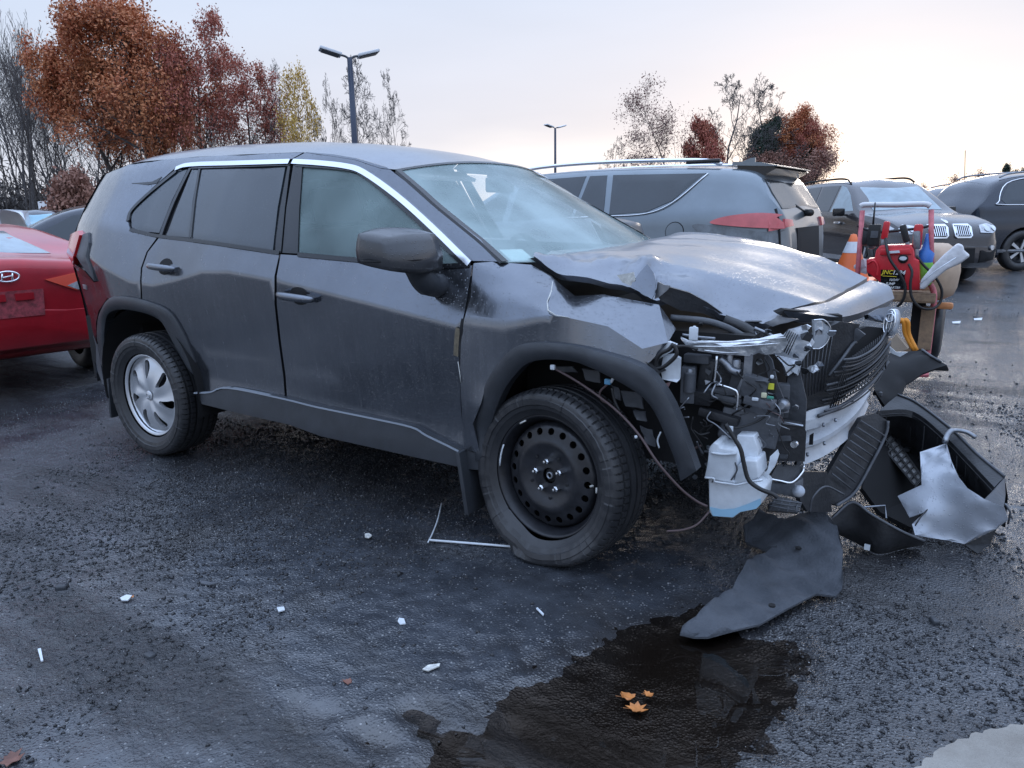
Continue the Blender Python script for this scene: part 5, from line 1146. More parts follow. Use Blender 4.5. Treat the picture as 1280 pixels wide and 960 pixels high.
# --- red sedan at left edge, tail to camera
top=[(-2.25,.62),(-2.23,.93),(-2.12,.985),(-1.85,.99),(-1.62,1.01),(-1.2,1.14),(-.7,1.23),(-.1,1.26),(.5,1.22),(1.2,1.0),(1.9,.92),(2.2,.7),(2.25,.5)]
ph=R(171); ec=P(22,333,z=.93)  # emblem position guess
ec=Pd(16,5.3,0); f_=Vector((math.cos(ph),math.sin(ph),0))
Hm=lambda cy,cz:None
r1,bvr=car('red_sedan','dusty red sedan seen from behind at the left edge, with plate removed','car',ec+f_*2.25,ph,top,[(-2.2,1.03),(-1.6,1.02),(0,.97),(1.2,.93),(2.2,.7)],.885,M['red_paint'],(-1.35,1.35),[
 ([(-.50,1.02),(-.36,1.20),(.36,1.20),(.50,1.02)],'b',M['paleglass'],'rear_window',.012),
 ([(-.24,.855),(-.50,.90),(-.80,.94),(-.86,.90),(-.86,.75),(-.44,.76)],'b',M['bright_lens'],'tail_lamp',.015),([(.24,.855),(.50,.90),(.80,.94),(.86,.90),(.86,.75),(.44,.76)],'b',M['bright_lens'],'tail_lamp',.015),
 ([(-.38,.80),(-.46,.83),(-.70,.84),(-.70,.765),(-.45,.765)],'b',M['headlamp'],'reversing_lamp',.02),([(.38,.80),(.46,.83),(.70,.84),(.70,.765),(.45,.765)],'b',M['headlamp'],'reversing_lamp',.02),
 ([(-.20,.60),(-.22,.79),(.22,.79),(.20,.60)],'b',mat('dusty_red_recess',(.22,.03,.04),.7,noise=.5,nscale=30),'plate_recess',.008),
 ([(-.15,.72),(-.15,.77),(-.03,.77),(-.03,.72)],'b',M['red_paint'],'plate_boss',.02),([(.03,.72),(.03,.77),(.17,.77),(.17,.72)],'b',M['red_paint'],'plate_boss',.02),
 ([(-.80,.505),(-.80,.515),(.80,.515),(.80,.505)],'b',M['dark'],'bumper_seam',.004),
 ([(-.70,1.00),(-.70,1.006),(.70,1.006),(.70,1.00)],'b',M['dark'],'boot_seam',.004),
 ([(-1.0,1.12),(-.7,1.18),(-.1,1.21),(.4,1.17),(.9,1.0),(-1.0,1.02)],'lr',M['carglass'],'side_window')],r=.32,sill=.27,tumble=.7)
# emblem: slanted H in an ellipse
def onb(y,z,o=.03):
    h,_,_,_=bvr.ray_cast(Vector((-5,y,z)),Vector((1,0,0))); return h+Vector((-o,0,0))
mb=MB(); pts=[onb(.075*math.cos(t),.895+.036*math.sin(t)) for t in [k*math.pi/12 for k in range(25)]]; mb.tube(pts,.007,6,False)
mb.tube([onb(.036,.872),onb(.028,.918)],.007,6).tube([onb(-.028,.872),onb(-.036,.918)],.007,6).tube([onb(.032,.890),onb(-.032,.900)],.006,6); mb.ob('oval_h_emblem',M['chrome'],r1,True)
# --- dark car behind the near rear corner (mirror and pillar show)
top=[(-2.2,.65),(-2.15,1.0),(-1.6,1.12),(-1.0,1.38),(-.2,1.46),(.5,1.38),(1.25,1.02),(1.9,.92),(2.2,.72),(2.25,.5)]
cp=Pd(150,11.0); ph=yaw+R(118)
k1,_=car('dark_sedan','dark sedan glimpsed between the red sedan and the wrecked SUV, one door mirror showing','car',cp,ph,top,[(-2.2,1.03),(0,.98),(1.2,.93),(2.2,.7)],.89,M['navy_paint'],(-1.35,1.35),[([(-1.0,1.28),(-.2,1.39),(.40,1.33),(1.0,1.0),(-1.1,1.03)],'lr',M['carglass'],'side_window'),([(-.6,1.02),(-.5,1.34),(.5,1.34),(.6,1.02)],'f',M['paleglass'],'windscreen',.01)],r=.32)
sidemirror(k1,.85,.90,1.02,M['gloss_black'])
for s in (-1,1): MB().tube(crom([(1.1,s*.76,1.02),(.45,s*.62,1.36),(-.2,s*.6,1.42),(-1.0,s*.62,1.34)],4),.012,5).ob('window_trim',M['chrome'],k1,True)
# --- small distant vehicles at left
top2=[(-2.2,.65),(-2.15,1.0),(-1.9,1.45),(-1.2,1.55),(-.2,1.58),(.5,1.50),(1.1,1.1),(1.9,1.0),(2.2,.8),(2.25,.5)]
bl2=[(-2.2,1.05),(0,1.02),(1.2,.98),(2.2,.75)]
WS=([(-.62,1.08),(-.55,1.46),(.55,1.46),(.62,1.08)],'f',mat('sky_blue_windscreen',(.22,.42,.52),.15,coat=.5),'windscreen',.012)
HL=[([(s*.5,.78),(s*.52,.88),(s*.82,.88),(s*.82,.78)],'f',M['headlamp'],'headlamp',.02) for s in (-1,1)]
for (px,d,col,lab,z) in ((28,26,'silver','pale hatchback with blue-tinted windscreen beyond the red sedan roof',0),(68,27,'navy_paint','small dark car with orange mark parked between the pale hatchback and the dark sedan',0),(-6,22,'grey_blue','grey car roof cut off by the left edge beyond the red sedan',0)):
    o,_=car('distant_car',lab,'car',Pd(px,d),yaw+math.pi+R(20),top2,bl2,.9,M[col],(-1.35,1.35),[WS]+HL,simple=True,group='cars parked along the wood')
    sidemirror(o,.7,.9,1.05,M['dark'])
MB().box((1.9,.2,.98),(.12,.12,.12)).ob('orange_mark',mat('orange_marker',(.7,.12,.03),.5),[o for o in COL.objects if o.get('label','').startswith('small dark car')][0])
bt_=thing('box_truck','white box body of a truck standing before the bare woodland','truck',Pd(132,40),yaw+R(75))
MB().box((0,0,1.35),(4.6,2.1,1.65),bev=.05).ob('cargo_box',mat('white_box_body',(.75,.76,.78),.5,noise=.08,nscale=3),bt_,sharp=40); MB().box((3.0,0,1.0),(1.3,1.9,1.3),bev=.15).ob('cab',M['white'],bt_,sharp=40); MB().box((.6,0,.5),(6,.9,.18)).ob('chassis',M['dark'],bt_)
for x in (-1.3,3.0):
    for s in (-1,1): wheel_simple((x,s*.85,.4),.4,s,bt_)
# ---------------------------------------------------------------- jump-start cart and what it carries
M['pink']=mat('faded_red_frame',(.50,.13,.15),.5,noise=.25,nscale=20)
M['red']=mat('red_jump_plastic',(.55,.02,.03),.35,noise=.1,nscale=20)
M['wood']=mat('worn_wood',(.30,.20,.12),.75,col2=(.18,.12,.08),nscale=25)
CY=3.05
c3=lambda px,py,dy=0: P(px,py,y=CY+dy)
ct=thing('hand_cart','two-wheeled hand cart with faded red tubular frame and wooden deck behind the wrecked nose','cart',(0,0,0))
rl=c3(1074,270); rr=c3(1163,262); 
for (a,b,nm) in (((1078,263),(1069,395),0),((1164,262),(1165,352),0)):
    MB().tube([c3(*a),c3((a[0]+b[0])/2-(.5),(a[1]+b[1])/2),c3(*b)],.018,10).ob('frame_tube',M['pink'],ct,True)
MB().tube(crom([c3(1163,355),c3(1167,365),c3(1167,380),c3(1160,440),c3(1156,470)],5),.020,10).ob('frame_tube',M['pink'],ct,True)
MB().tube(crom([c3(1076,258),c3(1082,256),c3(1120,256),c3(1155,255),c3(1163,258)],4),.020,10).ob('push_bar',mat('worn_white_tube',(.6,.6,.62),.4),ct,True)
MB().tube([c3(1150,468,-.02),c3(1160,468)],.022,8).ob('foot_plate',M['pink'],ct)
MB().box(c3(1142,368,.1),(.30,.50,.05),bev=.006).ob('wood_plank',M['wood'],ct); MB().box(c3(1140,372,-.13),(.30,.03,.07),bev=.004).ob('wood_plank',M['wood'],ct)
MB().box(c3(1158,410,.0),(.09,.06,.32),bev=.006).ob('wood_plank',M['wood'],ct); MB().box(c3(1146,410,.1),(.09,.06,.40),bev=.004).ob('dark_post',M['dark'],ct); MB().box(c3(1110,430,.15),(.35,.3,.05),bev=.006).ob('wood_plank',M['wood'],ct)
Mw=Matrix.Translation(c3(1171,410,.55))@Matrix.Rotation(R(90),4,'Y')
w_=MB().lathe([(.10,-.03),(.19,-.045),(.235,-.03),(.24,0),(.235,.03),(.19,.045),(.10,.03)],32,Mw).ob('wheel',M['rubber'],ct,True); MB().lathe([(.0,.02),(.11,.03),(.11,-.03),(0,-.02)],20,Mw).ob('rim',M['pink'],w_,True)
MB().tube(crom([c3(1072,282),c3(1085,288),c3(1100,290),c3(1125,288),c3(1150,285),c3(1167,281)],4),.010,6).ob('bungee_cord',M['cable'],ct,True)
# jump starter
js=thing('jump_starter','red portable jump starter with black label and gauge riding on the hand cart','jump starter',(0,0,0))
jc=c3(1116,341); yo=.0
def jpl(pts,dy,th,m,nm,par=js): return plate_from(nm,[c3(p[0],p[1],dy) for p in pts],m,par,th)
slabj=lambda pts,dy,th,m,nm,par=js,bev=.01: (lambda o:o)(slab(nm,pts,CY+dy,th,m,par,bev))
slabj([(1083,324),(1093,323),(1095,313),(1100,307),(1138,306),(1142,312),(1143,323),(1149,325),(1150,363),(1118,363),(1100,353),(1083,340)],-.14,.20,M['red'],'case')
slabj([(1101,312),(1137,311),(1139,318),(1100,319)],-.155,.02,M['red'],'handle',bev=.004); jpl([(1108,314),(1124,313),(1125,316),(1109,317)],-.172,.006,M['white'],'handle_window')
jpl([(1101,337),(1131,338),(1131,362),(1113,362),(1101,354)],-.146,.006,M['gloss_black'],'label_panel')
g=c3(1129,323.5,-.15); MB().lathe([(0,.012),(.028,.012),(.033,.0)],20,Matrix.Translation(g)@Matrix.Rotation(R(90),4,'X')).ob('gauge_ring',M['dark'],js,True); MB().lathe([(0,.014),(.024,.014)],20,Matrix.Translation(g+Vector((0,0,.004)))@Matrix.Rotation(R(90),4,'X')@Matrix.Diagonal((1,.6,1,1))).ob('gauge_dial',M['white'],js,True)
def text(s,p,size,m,parent,name,shear=.2,ext=.0015):
    cu_=bpy.data.curves.new(name,'FONT'); cu_.body=s; cu_.size=size; cu_.extrude=ext; cu_.shear=shear; cu_.align_x='LEFT'; cu_.offset=size*.02
    o=bpy.data.objects.new(name,cu_); COL.objects.link(o); o.location=p; o.rotation_euler=(R(90),0,R(0))
    dg=bpy.context.evaluated_depsgraph_get(); me=bpy.data.meshes.new_from_object(o.evaluated_get(dg)); mw=Matrix.Translation(p)@Matrix.Rotation(R(10),4,'Z')@Matrix.Rotation(R(90),4,'X')
    me.transform(mw); bpy.data.objects.remove(o); n=bpy.data.objects.new(name,me); COL.objects.link(n); me.materials.clear(); me.materials.append(m); n.parent=parent; return n
yel=mat('yellow_print',(.75,.58,.03),.5); wht=mat('white_print',(.75,.75,.75),.5)
text('JNC',c3(1102,342.5,-.16),.042,yel,js,'label_text'); text('1224',c3(1115,343,-.16),.042,wht,js,'label_text'); text('12/24V',c3(1111,351,-.16),.022,wht,js,'label_text'); text('JUMP',c3(1107,356,-.16),.026,wht,js,'label_text'); text('STARTER',c3(1108,360.5,-.16),.022,wht,js,'label_text')
MB().plate([c3(1103,344.5,-.158),c3(1121,345.5,-.158),c3(1121,346.2,-.158),c3(1103,345.2,-.158)],(0,-1,0),.002).ob('label_line',yel,js)
MB().tube(crom([c3(1107,298,-.12),c3(1109,312,-.18),c3(1113,325,-.2),c3(1123,340,-.2),c3(1131,355,-.19),c3(1131,368,-.19),c3(1127,378,-.18),c3(1122,383,-.15)],4),.010,6).ob('jump_lead',M['cable'],js,True)
MB().tube(crom([c3(1136,330,-.17),c3(1140,340,-.19),c3(1138,355,-.2),c3(1140,372,-.2),c3(1150,384,-.18),c3(1165,386,-.15),c3(1175,378,-.1),c3(1177,362,-.1),c3(1168,345,-.12),c3(1155,332,-.12),c3(1146,320,-.12)],4),.010,6).ob('jump_lead',M['cable'],js,True)
MB().tube(crom([c3(1085,330,-.16),c3(1092,326,-.18),c3(1097,334,-.18),c3(1096,346,-.18)],4),.008,6).ob('jump_lead',M['red'],js,True)
def clamp(px,py,m,parent,tilt):
    c=c3(px,py,-.08); Rm=Matrix.Rotation(R(tilt),3,'Y'); o=MB().box(c,(.045,.04,.13),Rm,bev=.014).ob('clamp_handle',m,parent,sharp=40)
    MB().box(c+Rm@Vector((0,0,-.10)),(.03,.02,.08),Rm,bev=.006).ob('clamp_jaw',M['steel'],o,sharp=40)
clamp(1107,288,M['red'],js,5); clamp(1131,292,M['cable'],js,-18); clamp(1146,300,M['steel'],js,-5)
MB().box(c3(1147,296,-.05),(.06,.05,.18),bev=.02).ob('clamp_handle',M['red'],js,sharp=40)
rd=thing('two_way_radio','black two-way radio with upright antenna hung on the hand cart','radio',(0,0,0))
MB().box(c3(1093,294,-.05),(.085,.06,.16),bev=.012).ob('radio_body',M['cable'],rd,sharp=40); MB().box(c3(1093,293,-.085),(.05,.01,.05)).ob('radio_screen',M['plastic2'],rd); MB().tube([c3(1091,285,-.05),c3(1094,253,-.05)],[.008,.005],6).ob('antenna',M['cable'],rd,True); MB().box(c3(1090,307,-.02),(.05,.05,.05),bev=.015).ob('strap_clip',M['steel'],rd,sharp=40)
MB().box(c3(1083,296,.03),(.10,.08,.13),bev=.03).ob('pouch',M['plastic'],rd,sharp=40)
bo=thing('spray_bottle','green spray bottle with blue cap in the cart corner','bottle',(0,0,0)); q=c3(1156,325,0)
MB().lathe([(0,-.18),(.058,-.18),(.062,-.16),(.062,-.03),(.05,0)],18,Matrix.Translation(q)).ob('bottle_body',mat('green_bottle',(.18,.45,.05),.4),bo,True); MB().lathe([(.056,-.02),(.058,.05),(.03,.08),(.018,.14),(.012,.19),(0,.19)],18,Matrix.Translation(q)).ob('bottle_cap',mat('blue_cap',(.03,.14,.45),.4),bo,True)
hb=thing('tan_helmet','rounded tan helmet-like tub behind the white bag on the cart','tub',(0,0,0)); q=c3(1168,330,.35)
MB().lathe([(0,.16),(.08,.155),(.14,.11),(.17,.04),(.18,-.05),(.17,-.17),(.15,-.23),(.08,-.27),(0,-.28)],28,Matrix.Translation(q)).ob('tub_shell',mat('tan_plastic',(.48,.35,.25),.5,noise=.12,nscale=9),hb,True); MB().box(q+Vector((.10,-.05,-.31)),(.12,.08,.05),bev=.02).ob('tub_foot',mat('orange_foot',(.6,.25,.1),.6),hb,sharp=40)
wb=slab('rolled_white_bag',[(1149,362),(1151,350),(1165,333),(1180,318),(1197,304),(1204,307),(1205,313),(1213,320),(1200,330),(1184,337),(1165,352),(1155,362)],CY-.2,.07,mat('white_plastic_bag',(.62,.62,.64),.45,noise=.12,nscale=14,bump=.8,bscale=14),thing('white_bag','long rolled white plastic bag poking out of the hand cart','bag'),.015)
MB().tube([c3(1150,355,-.28),c3(1170,338,-.28),c3(1195,322,-.27)],.004,5).ob('bag_fold',M['white'],wb,True)
st=thing('orange_straps','bright orange webbing straps hanging below the cart deck','strap',(0,0,0))
for dx in (0,5): MB().tube(crom([c3(1124+dx,403,-.3),c3(1127+dx,400,-.32),c3(1130+dx,404,-.32),c3(1132+dx*.8,418,-.3),c3(1143+dx*.5,438,-.3)],4),.016,6).ob('strap',mat('orange_strap',(.75,.28,.03),.6),st,True)
tn=thing('beige_pouch','small beige cloth bag below the orange straps','bag',(0,0,0)); plate_from('pouch_cloth',[c3(1111,428,-.2),c3(1120,418,-.2),c3(1135,436,-.2),c3(1120,442,-.2)],mat('beige_cloth',(.42,.34,.26),.9,bump=.4),tn,.08)
bg=thing('clear_bag','crumpled clear plastic bag beside the cone on the cart','bag',(0,0,0)); crumple(plate_from('bag_film',[c3(1070,330,.05),c3(1078,324,.05),c3(1083,335,.05),c3(1082,343,.05),c3(1072,338,.05)],M['white'],bg,.08),.006,3,2)
# traffic cone behind the cart
cn=thing('traffic_cone','orange traffic cone with white collar beside the cart handle','cone',P(1062,352,y=3.6)+Vector((0,0,0))); cb=cn.location.copy(); cz=P(1063,293,y=3.6); h=cz.z
bz_=cb.z; h=cz.z-bz_; cn.location=(cb.x,cb.y,bz_); org=mat('cone_orange',(.75,.16,.04),.5,noise=.08,nscale=8)
pr=lambda z:.155-(.155-.022)*z/h
MB().lathe([(pr(.03),.03),(pr(h*.62),h*.62)],24).ob('cone_body',org,cn,True); MB().lathe([(pr(h*.62)+.002,h*.62),(pr(h*.85)+.002,h*.85)],24).ob('reflective_collar',M['white'],cn,True); MB().lathe([(pr(h*.85),h*.85),(pr(h),h),(0,h+.005)],24).ob('cone_tip',org,cn,True); MB().box((0,0,.015),(.38,.38,.03),bev=.008).ob('cone_base',org,cn)
# ---------------------------------------------------------------- lamp posts
def lamp_post(px,d,pytop,label,rot,s=1):
    b=Pd(px,d); D=cf+(px-640)/FPX*cr-(pytop-480)/FPX*cu; dh=math.hypot(D.x,D.y); p=CAMP+D*(math.hypot(b.x-CAMP.x,b.y-CAMP.y)/dh); b=Vector((p.x,p.y,0)); H_=p.z
    t=thing('lamp_post',label,'street lamp',b,rot,'car park lamp posts')
    MB().tube([(0,0,0),(0,0,H_)],[.11*s,.07*s],10).ob('pole',mat('dark_bronze_pole',(.03,.04,.07),.5),t,True)
    for k in (-1,1):
        MB().tube(crom([(0,0,H_-.05),(k*.12,0,H_+.03),(k*.30,0,H_+.06)],3),.03,8).ob('arm',M['plastic2'],t,True)
        hd=MB().box((k*.50,0,H_+.12),(.58,.46,.07),Matrix.Rotation(R(-15*k),3,'Y'),bev=.02).ob('lamp_head',mat('lamp_head_paint',(.7,.72,.75),.5),t,sharp=40); MB().box((k*.51,0,H_+.075),(.46,.36,.02),Matrix.Rotation(R(-15*k),3,'Y')).ob('lens',M['plastic2'],hd)
    return t
lamp_post(437,21,72,'tall double-headed lamp post left of centre, rising behind the SUV roof',yaw-R(90)+R(20))
lamp_post(694,52,160,'far small double-headed lamp post right of the SUV roof',yaw-R(60))
# ---------------------------------------------------------------- trees
M['bark']=mat('wet_bark',(.045,.038,.036),.85,col2=(.10,.09,.085),nscale=6)
M['bark_grey']=mat('grey_bark',(.085,.078,.078),.85,noise=.3,nscale=5)
def leafmat(n,a,b): return mat(n,a,.7,col2=b,nscale=.9)
M['lf_rust']=leafmat('rust_leaves',(.44,.13,.06),(.56,.24,.10)); M['lf_red']=leafmat('dark_red_leaves',(.32,.085,.065),(.44,.15,.09)); M['lf_yel']=leafmat('yellow_leaves',(.62,.42,.08),(.45,.28,.07)); M['lf_brown']=leafmat('brown_leaves',(.26,.13,.10),(.34,.18,.13)); M['lf_green']=leafmat('evergreen_needles',(.018,.035,.022),(.04,.065,.045)); M['lf_pink']=leafmat('pinkish_brown_leaves',(.26,.14,.12),(.33,.20,.16))
def grow(seed,H_,trunk_r,spread=.35,levels=4,first=.25,nb=9,up=.35,lean=0,minr=.006,curve=.12,top_split=1,crownshape=None):
    rs=random.Random(seed); segs=[]; tips=[]
    def branch(p,d,l,r,lv):
        n=5 if lv==0 else 4 if lv==1 else 3; pts=[p]; q=p; dd=d
        for i in range(n):
            dd=(dd+Vector((rs.gauss(0,curve),rs.gauss(0,curve),rs.gauss(0,curve)*.5+(up*.12 if lv else .03)))).normalized(); q=q+dd*l/n; pts.append(q)
        rr=[max(minr,r*(1-.75*i/n)) for i in range(n+1)]; segs.append((pts,rr,lv))
        if lv>=levels-1: tips.extend(pts[1:]); return
        if lv>=levels-2: tips.append(pts[-1])
        m=nb if lv==0 else max(3,int(nb*(.62 if lv==1 else .5)))
        for k in range(m):
            t=(first if lv==0 else .25)+(1-(first if lv==0 else .25))*((k+rs.random())/m); f=t*n; i=min(int(f),n-1); bp=pts[i].lerp(pts[i+1],f-i)
            td=(pts[i+1]-pts[i]).normalized(); a=rs.random()*6.283+k*2.4; side=td.orthogonal().normalized(); side=Matrix.Rotation(a,3,td)@side
            sp=spread*(1.15 if lv else 1); nd=(td*(1-sp)+side*sp*1.5+Vector((0,0,up*.3))).normalized()
            ll=l*(.50 if lv==0 else .55)*(1.15-.75*t if lv==0 else 1.1-.5*t)*rs.uniform(.75,1.2)
            branch(bp,nd,ll,max(minr,rr[i]*.5),lv+1)
    branch(Vector((0,0,0)),Vector((lean,0,1)).normalized(),H_,trunk_r,0)
    return segs,tips
def wood_arrays(segs):
    V=[];F=[];b=0
    for pts,rr,lv in segs:
        n=6 if lv==0 else 3; prev=None
        for i,p in enumerate(pts):
            t=(pts[min(i+1,len(pts)-1)]-pts[max(i-1,0)]).normalized(); u=t.orthogonal().normalized() if prev is None else (prev-t*prev.dot(t)).normalized(); prev=u; v=t.cross(u)
            for k in range(n): a=6.2832*k/n; V.append(tuple(p+(u*math.cos(a)+v*math.sin(a))*rr[i]))
        for i in range(len(pts)-1):
            for k in range(n): F.append((b+i*n+k,b+i*n+(k+1)%n,b+(i+1)*n+(k+1)%n,b+(i+1)*n+k))
        b+=len(pts)*n
    return V,F
def leaves_arrays(tips,per,size,spreadr,seed):
    rs=np.random.RandomState(seed); T_=np.array([t[:] for t in tips]); N_=len(T_)*per
    c=np.repeat(T_,per,0)+rs.normal(0,spreadr,(N_,3)); a=rs.normal(0,1,(N_,3)); a/=np.linalg.norm(a,axis=1)[:,None]; b=rs.normal(0,1,(N_,3)); b-=a*(a*b).sum(1)[:,None]; b/=np.linalg.norm(b,axis=1)[:,None]
    s=size*rs.uniform(.6,1.3,(N_,1)); q=np.stack([c-a*s,c-b*s*.55,c+a*s,c+b*s*.55],1).reshape(-1,3)
    return q.tolist(),[(4*i,4*i+1,4*i+2,4*i+3) for i in range(N_)]
def tree_data(name,seed,H_,tr,bark,leaf=None,per=0,size=.1,sr=.25,**kw):
    segs,tips=grow(seed,H_,tr,**kw)
    tv,tf=wood_arrays([s for s in segs if s[2]==0]); bv_,bf=wood_arrays([s for s in segs if s[2]>0])
    def md(n,v,f,m):
        me=bpy.data.meshes.new(n); me.from_pydata(v,[],f); me.materials.append(m); me.update(); return me
    out=[('trunk',md('trunk',tv,tf,bark)),('branches',md('branches',bv_,bf,bark))]
    if leaf: v,f=leaves_arrays(tips,per,size,sr,seed); out.append(('crown',md('crown',v,f,leaf)))
    return out
def place_tree(data,name,label,loc,rz=0,sc=(1,1,1),group=None):
    t=thing(name,label,'tree',loc,rz,group); t.scale=sc
    for n,me in data:
        o=bpy.data.objects.new(n,me); COL.objects.link(o); o.parent=t
    return t
def ztop(px,py,d):
    D=cf+(px-640)/FPX*cr-(py-480)/FPX*cu; b=Pd(px,d); return (CAMP+D*(math.hypot(b.x-CAMP.x,b.y-CAMP.y)/math.hypot(D.x,D.y))).z
def base(px,d,py=230):   # column px at image row py (corrects for camera tilt)
    D=cf+(px-640)/FPX*cr-(py-480)/FPX*cu; t=d/ (D.x*math.cos(yaw)+D.y*math.sin(yaw)); p=CAMP+D*t; return Vector((p.x,p.y,0))
def fit_tree(data,name,label,pl,pr_,py,d,rz=0,group=None,rowpy=None):
    rowpy=rowpy or (py+200)/2
    """size a tree so that its crown spans the given columns and reaches the given row"""
    co=[]
    for n,me in data:
        v=np.empty(len(me.vertices)*3); me.vertices.foreach_get('co',v); co.append(v.reshape(-1,3))
    c=np.concatenate([q[::3] for q in co]); cw=co[-1]; zm=np.percentile(co[-1][:,2],99.8)
    rh=np.array([math.sin(yaw),-math.cos(yaw)]); ca,sa=math.cos(rz),math.sin(rz); wx=cw[:,0]*ca-cw[:,1]*sa; wy=cw[:,0]*sa+cw[:,1]*ca; u=wx*rh[0]+wy*rh[1]
    lo,hi=np.percentile(u,3),np.percentile(u,97); sz=ztop((pl+pr_)/2,py,d)/zm; sx=(pr_-pl)/FPX*d/(hi-lo)*.93
    b_=base((pl+pr_)/2,d,rowpy); sh_=-(lo+hi)/2*sx; b_+=Vector((rh[0],rh[1],0))*sh_
    return place_tree(data,name,label,b_,rz,(sx,sx,sz),group)
big=tree_data('oak',11,11.5,.24,M['bark'],M['lf_rust'],per=6,size=.09,sr=.24,spread=.52,levels=4,first=.30,nb=19,up=.5)
fit_tree(big,'red_oak','broad rust-orange oak in full autumn leaf at the left, the largest crown in the picture',98,240,4,44,1.0)
big2=tree_data('oak',12,10,.2,M['bark'],M['lf_rust'],per=6,size=.095,sr=.22,spread=.52,levels=4,first=.32,nb=16,up=.45)
fit_tree(big2,'red_oak','smaller rust-coloured oak merging with the left flank of the largest crown',78,165,52,47,2.2)
fit_tree(big2,'red_oak','low rust-coloured oak growing at the right foot of the largest crown',185,243,100,43,4.0)
red=tree_data('maple',23,10.5,.15,M['bark'],M['lf_red'],per=5,size=.085,sr=.2,spread=.5,levels=4,first=.35,nb=14,up=.55)
fit_tree(red,'dark_red_tree','dark red tree right of the rust-orange oak, its crown thin at the bottom',226,296,24,45,.4)
fit_tree(red,'dark_red_tree','lower dark red tree leaning over the SUV roof before the yellow-leaved tree',262,336,50,46,3.1)
yel_=tree_data('birch',31,8.5,.08,M['bark_grey'],M['lf_yel'],per=4,size=.10,sr=.25,spread=.46,levels=4,first=.3,nb=11,up=.6)
fit_tree(yel_,'yellow_tree','slender tree with sparse yellow leaves behind the SUV roof',346,390,76,44,1)
bare=[tree_data('bare',41+k,9,.10,M['bark_grey'],spread=.46+.03*k,levels=5,first=.2,nb=10,up=.5,minr=.013) for k in range(3)]
for (pl,pr_,py,d,k,lab) in ((392,432,92,46,0,'bare tree just left of the tall lamp post, fanning branches'),(430,474,66,46,1,'tallest bare tree of the row directly right of the tall lamp post'),(464,508,90,46,2,'bare tree standing alone at the right end of the row beside the lamp post'),(330,366,74,48,2,'bare tree rising behind the yellow-leaved tree'),(380,412,125,50,1,'low bare tree between the yellow-leaved tree and the lamp post')):
    fit_tree(bare[k],'bare_tree',lab,pl,pr_,py,d,pl)
# leafless wood at far left
wd=[tree_data('wood',61+k,13,.11,M['bark'] if k%2 else M['bark_grey'],spread=.34,levels=4,first=.3,nb=9,up=.7,minr=.014,curve=.08) for k in range(5)]
rs=random.Random(9)
for k in range(54):
    px=-45+rs.random()*(130 if k%2 else 300) if k<44 else 235+rs.random()*110; d=rs.uniform(46,70); w_=rs.uniform(18,34)
    py=rs.uniform(10,90) if px<60 else rs.uniform(95,150)
    side='at the far left edge' if px<25 else 'behind the autumn oaks' if px<240 else 'behind the dark red trees'
    fit_tree(wd[k%5],'woodland_tree','slender leafless tree of the dense bare wood, '+side,px-w_,px+w_,py,d,rs.random()*6,'leafless trees of the left wood')
sh=tree_data('shrub',71,2.6,.05,M['bark'],M['lf_brown'],per=3,size=.09,sr=.16,spread=.55,levels=4,first=.1,nb=12,up=.4)
fit_tree(sh,'brown_shrub','brown-leaved shrub at the foot of the wood, left of the white box truck',44,100,208,38,0,rowpy=250); fit_tree(sh,'brown_shrub','dull brown shrub in the shade right of the brown-leaved one, behind the box truck',86,128,236,42,2,rowpy=250)
# far undergrowth closing the view below the crowns
v=[];f=[]
for j in range(42000):
    px=rs.uniform(-200,420); d=rs.uniform(60,78); p=base(px,d,240); z=abs(rs.gauss(0,2.0)); p+=Vector((0,0,z)); a=Vector((rs.gauss(0,1),rs.gauss(0,1),rs.gauss(0,1.6))).normalized()*.42; b_=a.orthogonal().normalized()*.05
    i=len(v); v+=[tuple(p-a),tuple(p+b_),tuple(p+a),tuple(p-b_)]; f.append((i,i+1,i+2,i+3))
und=kind(mesh('undergrowth',v,f,M['bark'],None,False),'stuff'); und['label']='tangled dark undergrowth below the wood'; 
# centre and right trees
cs=tree_data('pale',81,10,.10,M['bark_grey'],M['lf_pink'],per=1,size=.085,sr=.3,spread=.48,levels=4,first=.12,nb=17,up=.5)
fit_tree(cs,'thin_leaved_tree','tall tree with a fuzz of pinkish-brown leaves above the grey crossover roof',778,864,98,58,1)
rc_=tree_data('redcone',83,6,.08,M['bark'],M['lf_red'],per=5,size=.11,sr=.2,spread=.5,levels=4,first=.08,nb=16,up=.2)
fit_tree(rc_,'small_red_tree','small dark red pointed tree between the thin-leaved and the large bare tree',862,906,148,56,1)
bb=tree_data('bigbare',85,10,.14,M['bark_grey'],spread=.5,levels=5,first=.12,nb=10,up=.5,minr=.014)
fit_tree(bb,'bare_tree','large bare fan-shaped tree above the grey crossover spoiler',876,962,88,58,2); fit_tree(bb,'bare_tree','second bare tree half merged with the evergreens right of the fan-shaped one',925,990,106,60,4.4)
fit_tree(bare[1],'bare_tree','faint small bare tree at the left foot of the thin-leaved tree',752,784,170,66,1)
ev=tree_data('ever',87,8.5,.16,M['bark'],M['lf_green'],per=6,size=.13,sr=.22,spread=.55,levels=4,first=.08,nb=17,up=.05)
fit_tree(ev,'evergreen_tree','dark evergreen left in the clump right of the grey crossover spoiler',938,988,148,60,1); fit_tree(ev,'evergreen_tree','dark evergreen in the middle of the clump right of the spoiler',972,1020,172,61,3)
fit_tree(red,'russet_tree','russet tree with full round top at the right of the evergreen clump',990,1048,137,59,2); fit_tree(big2,'russet_tree','brownish oak top showing behind the evergreens',955,1025,138,63,2)
br=tree_data('brownwood',89,8,.12,M['bark'],M['lf_brown'],per=2,size=.10,sr=.3,spread=.45,levels=4,first=.1,nb=13,up=.4)
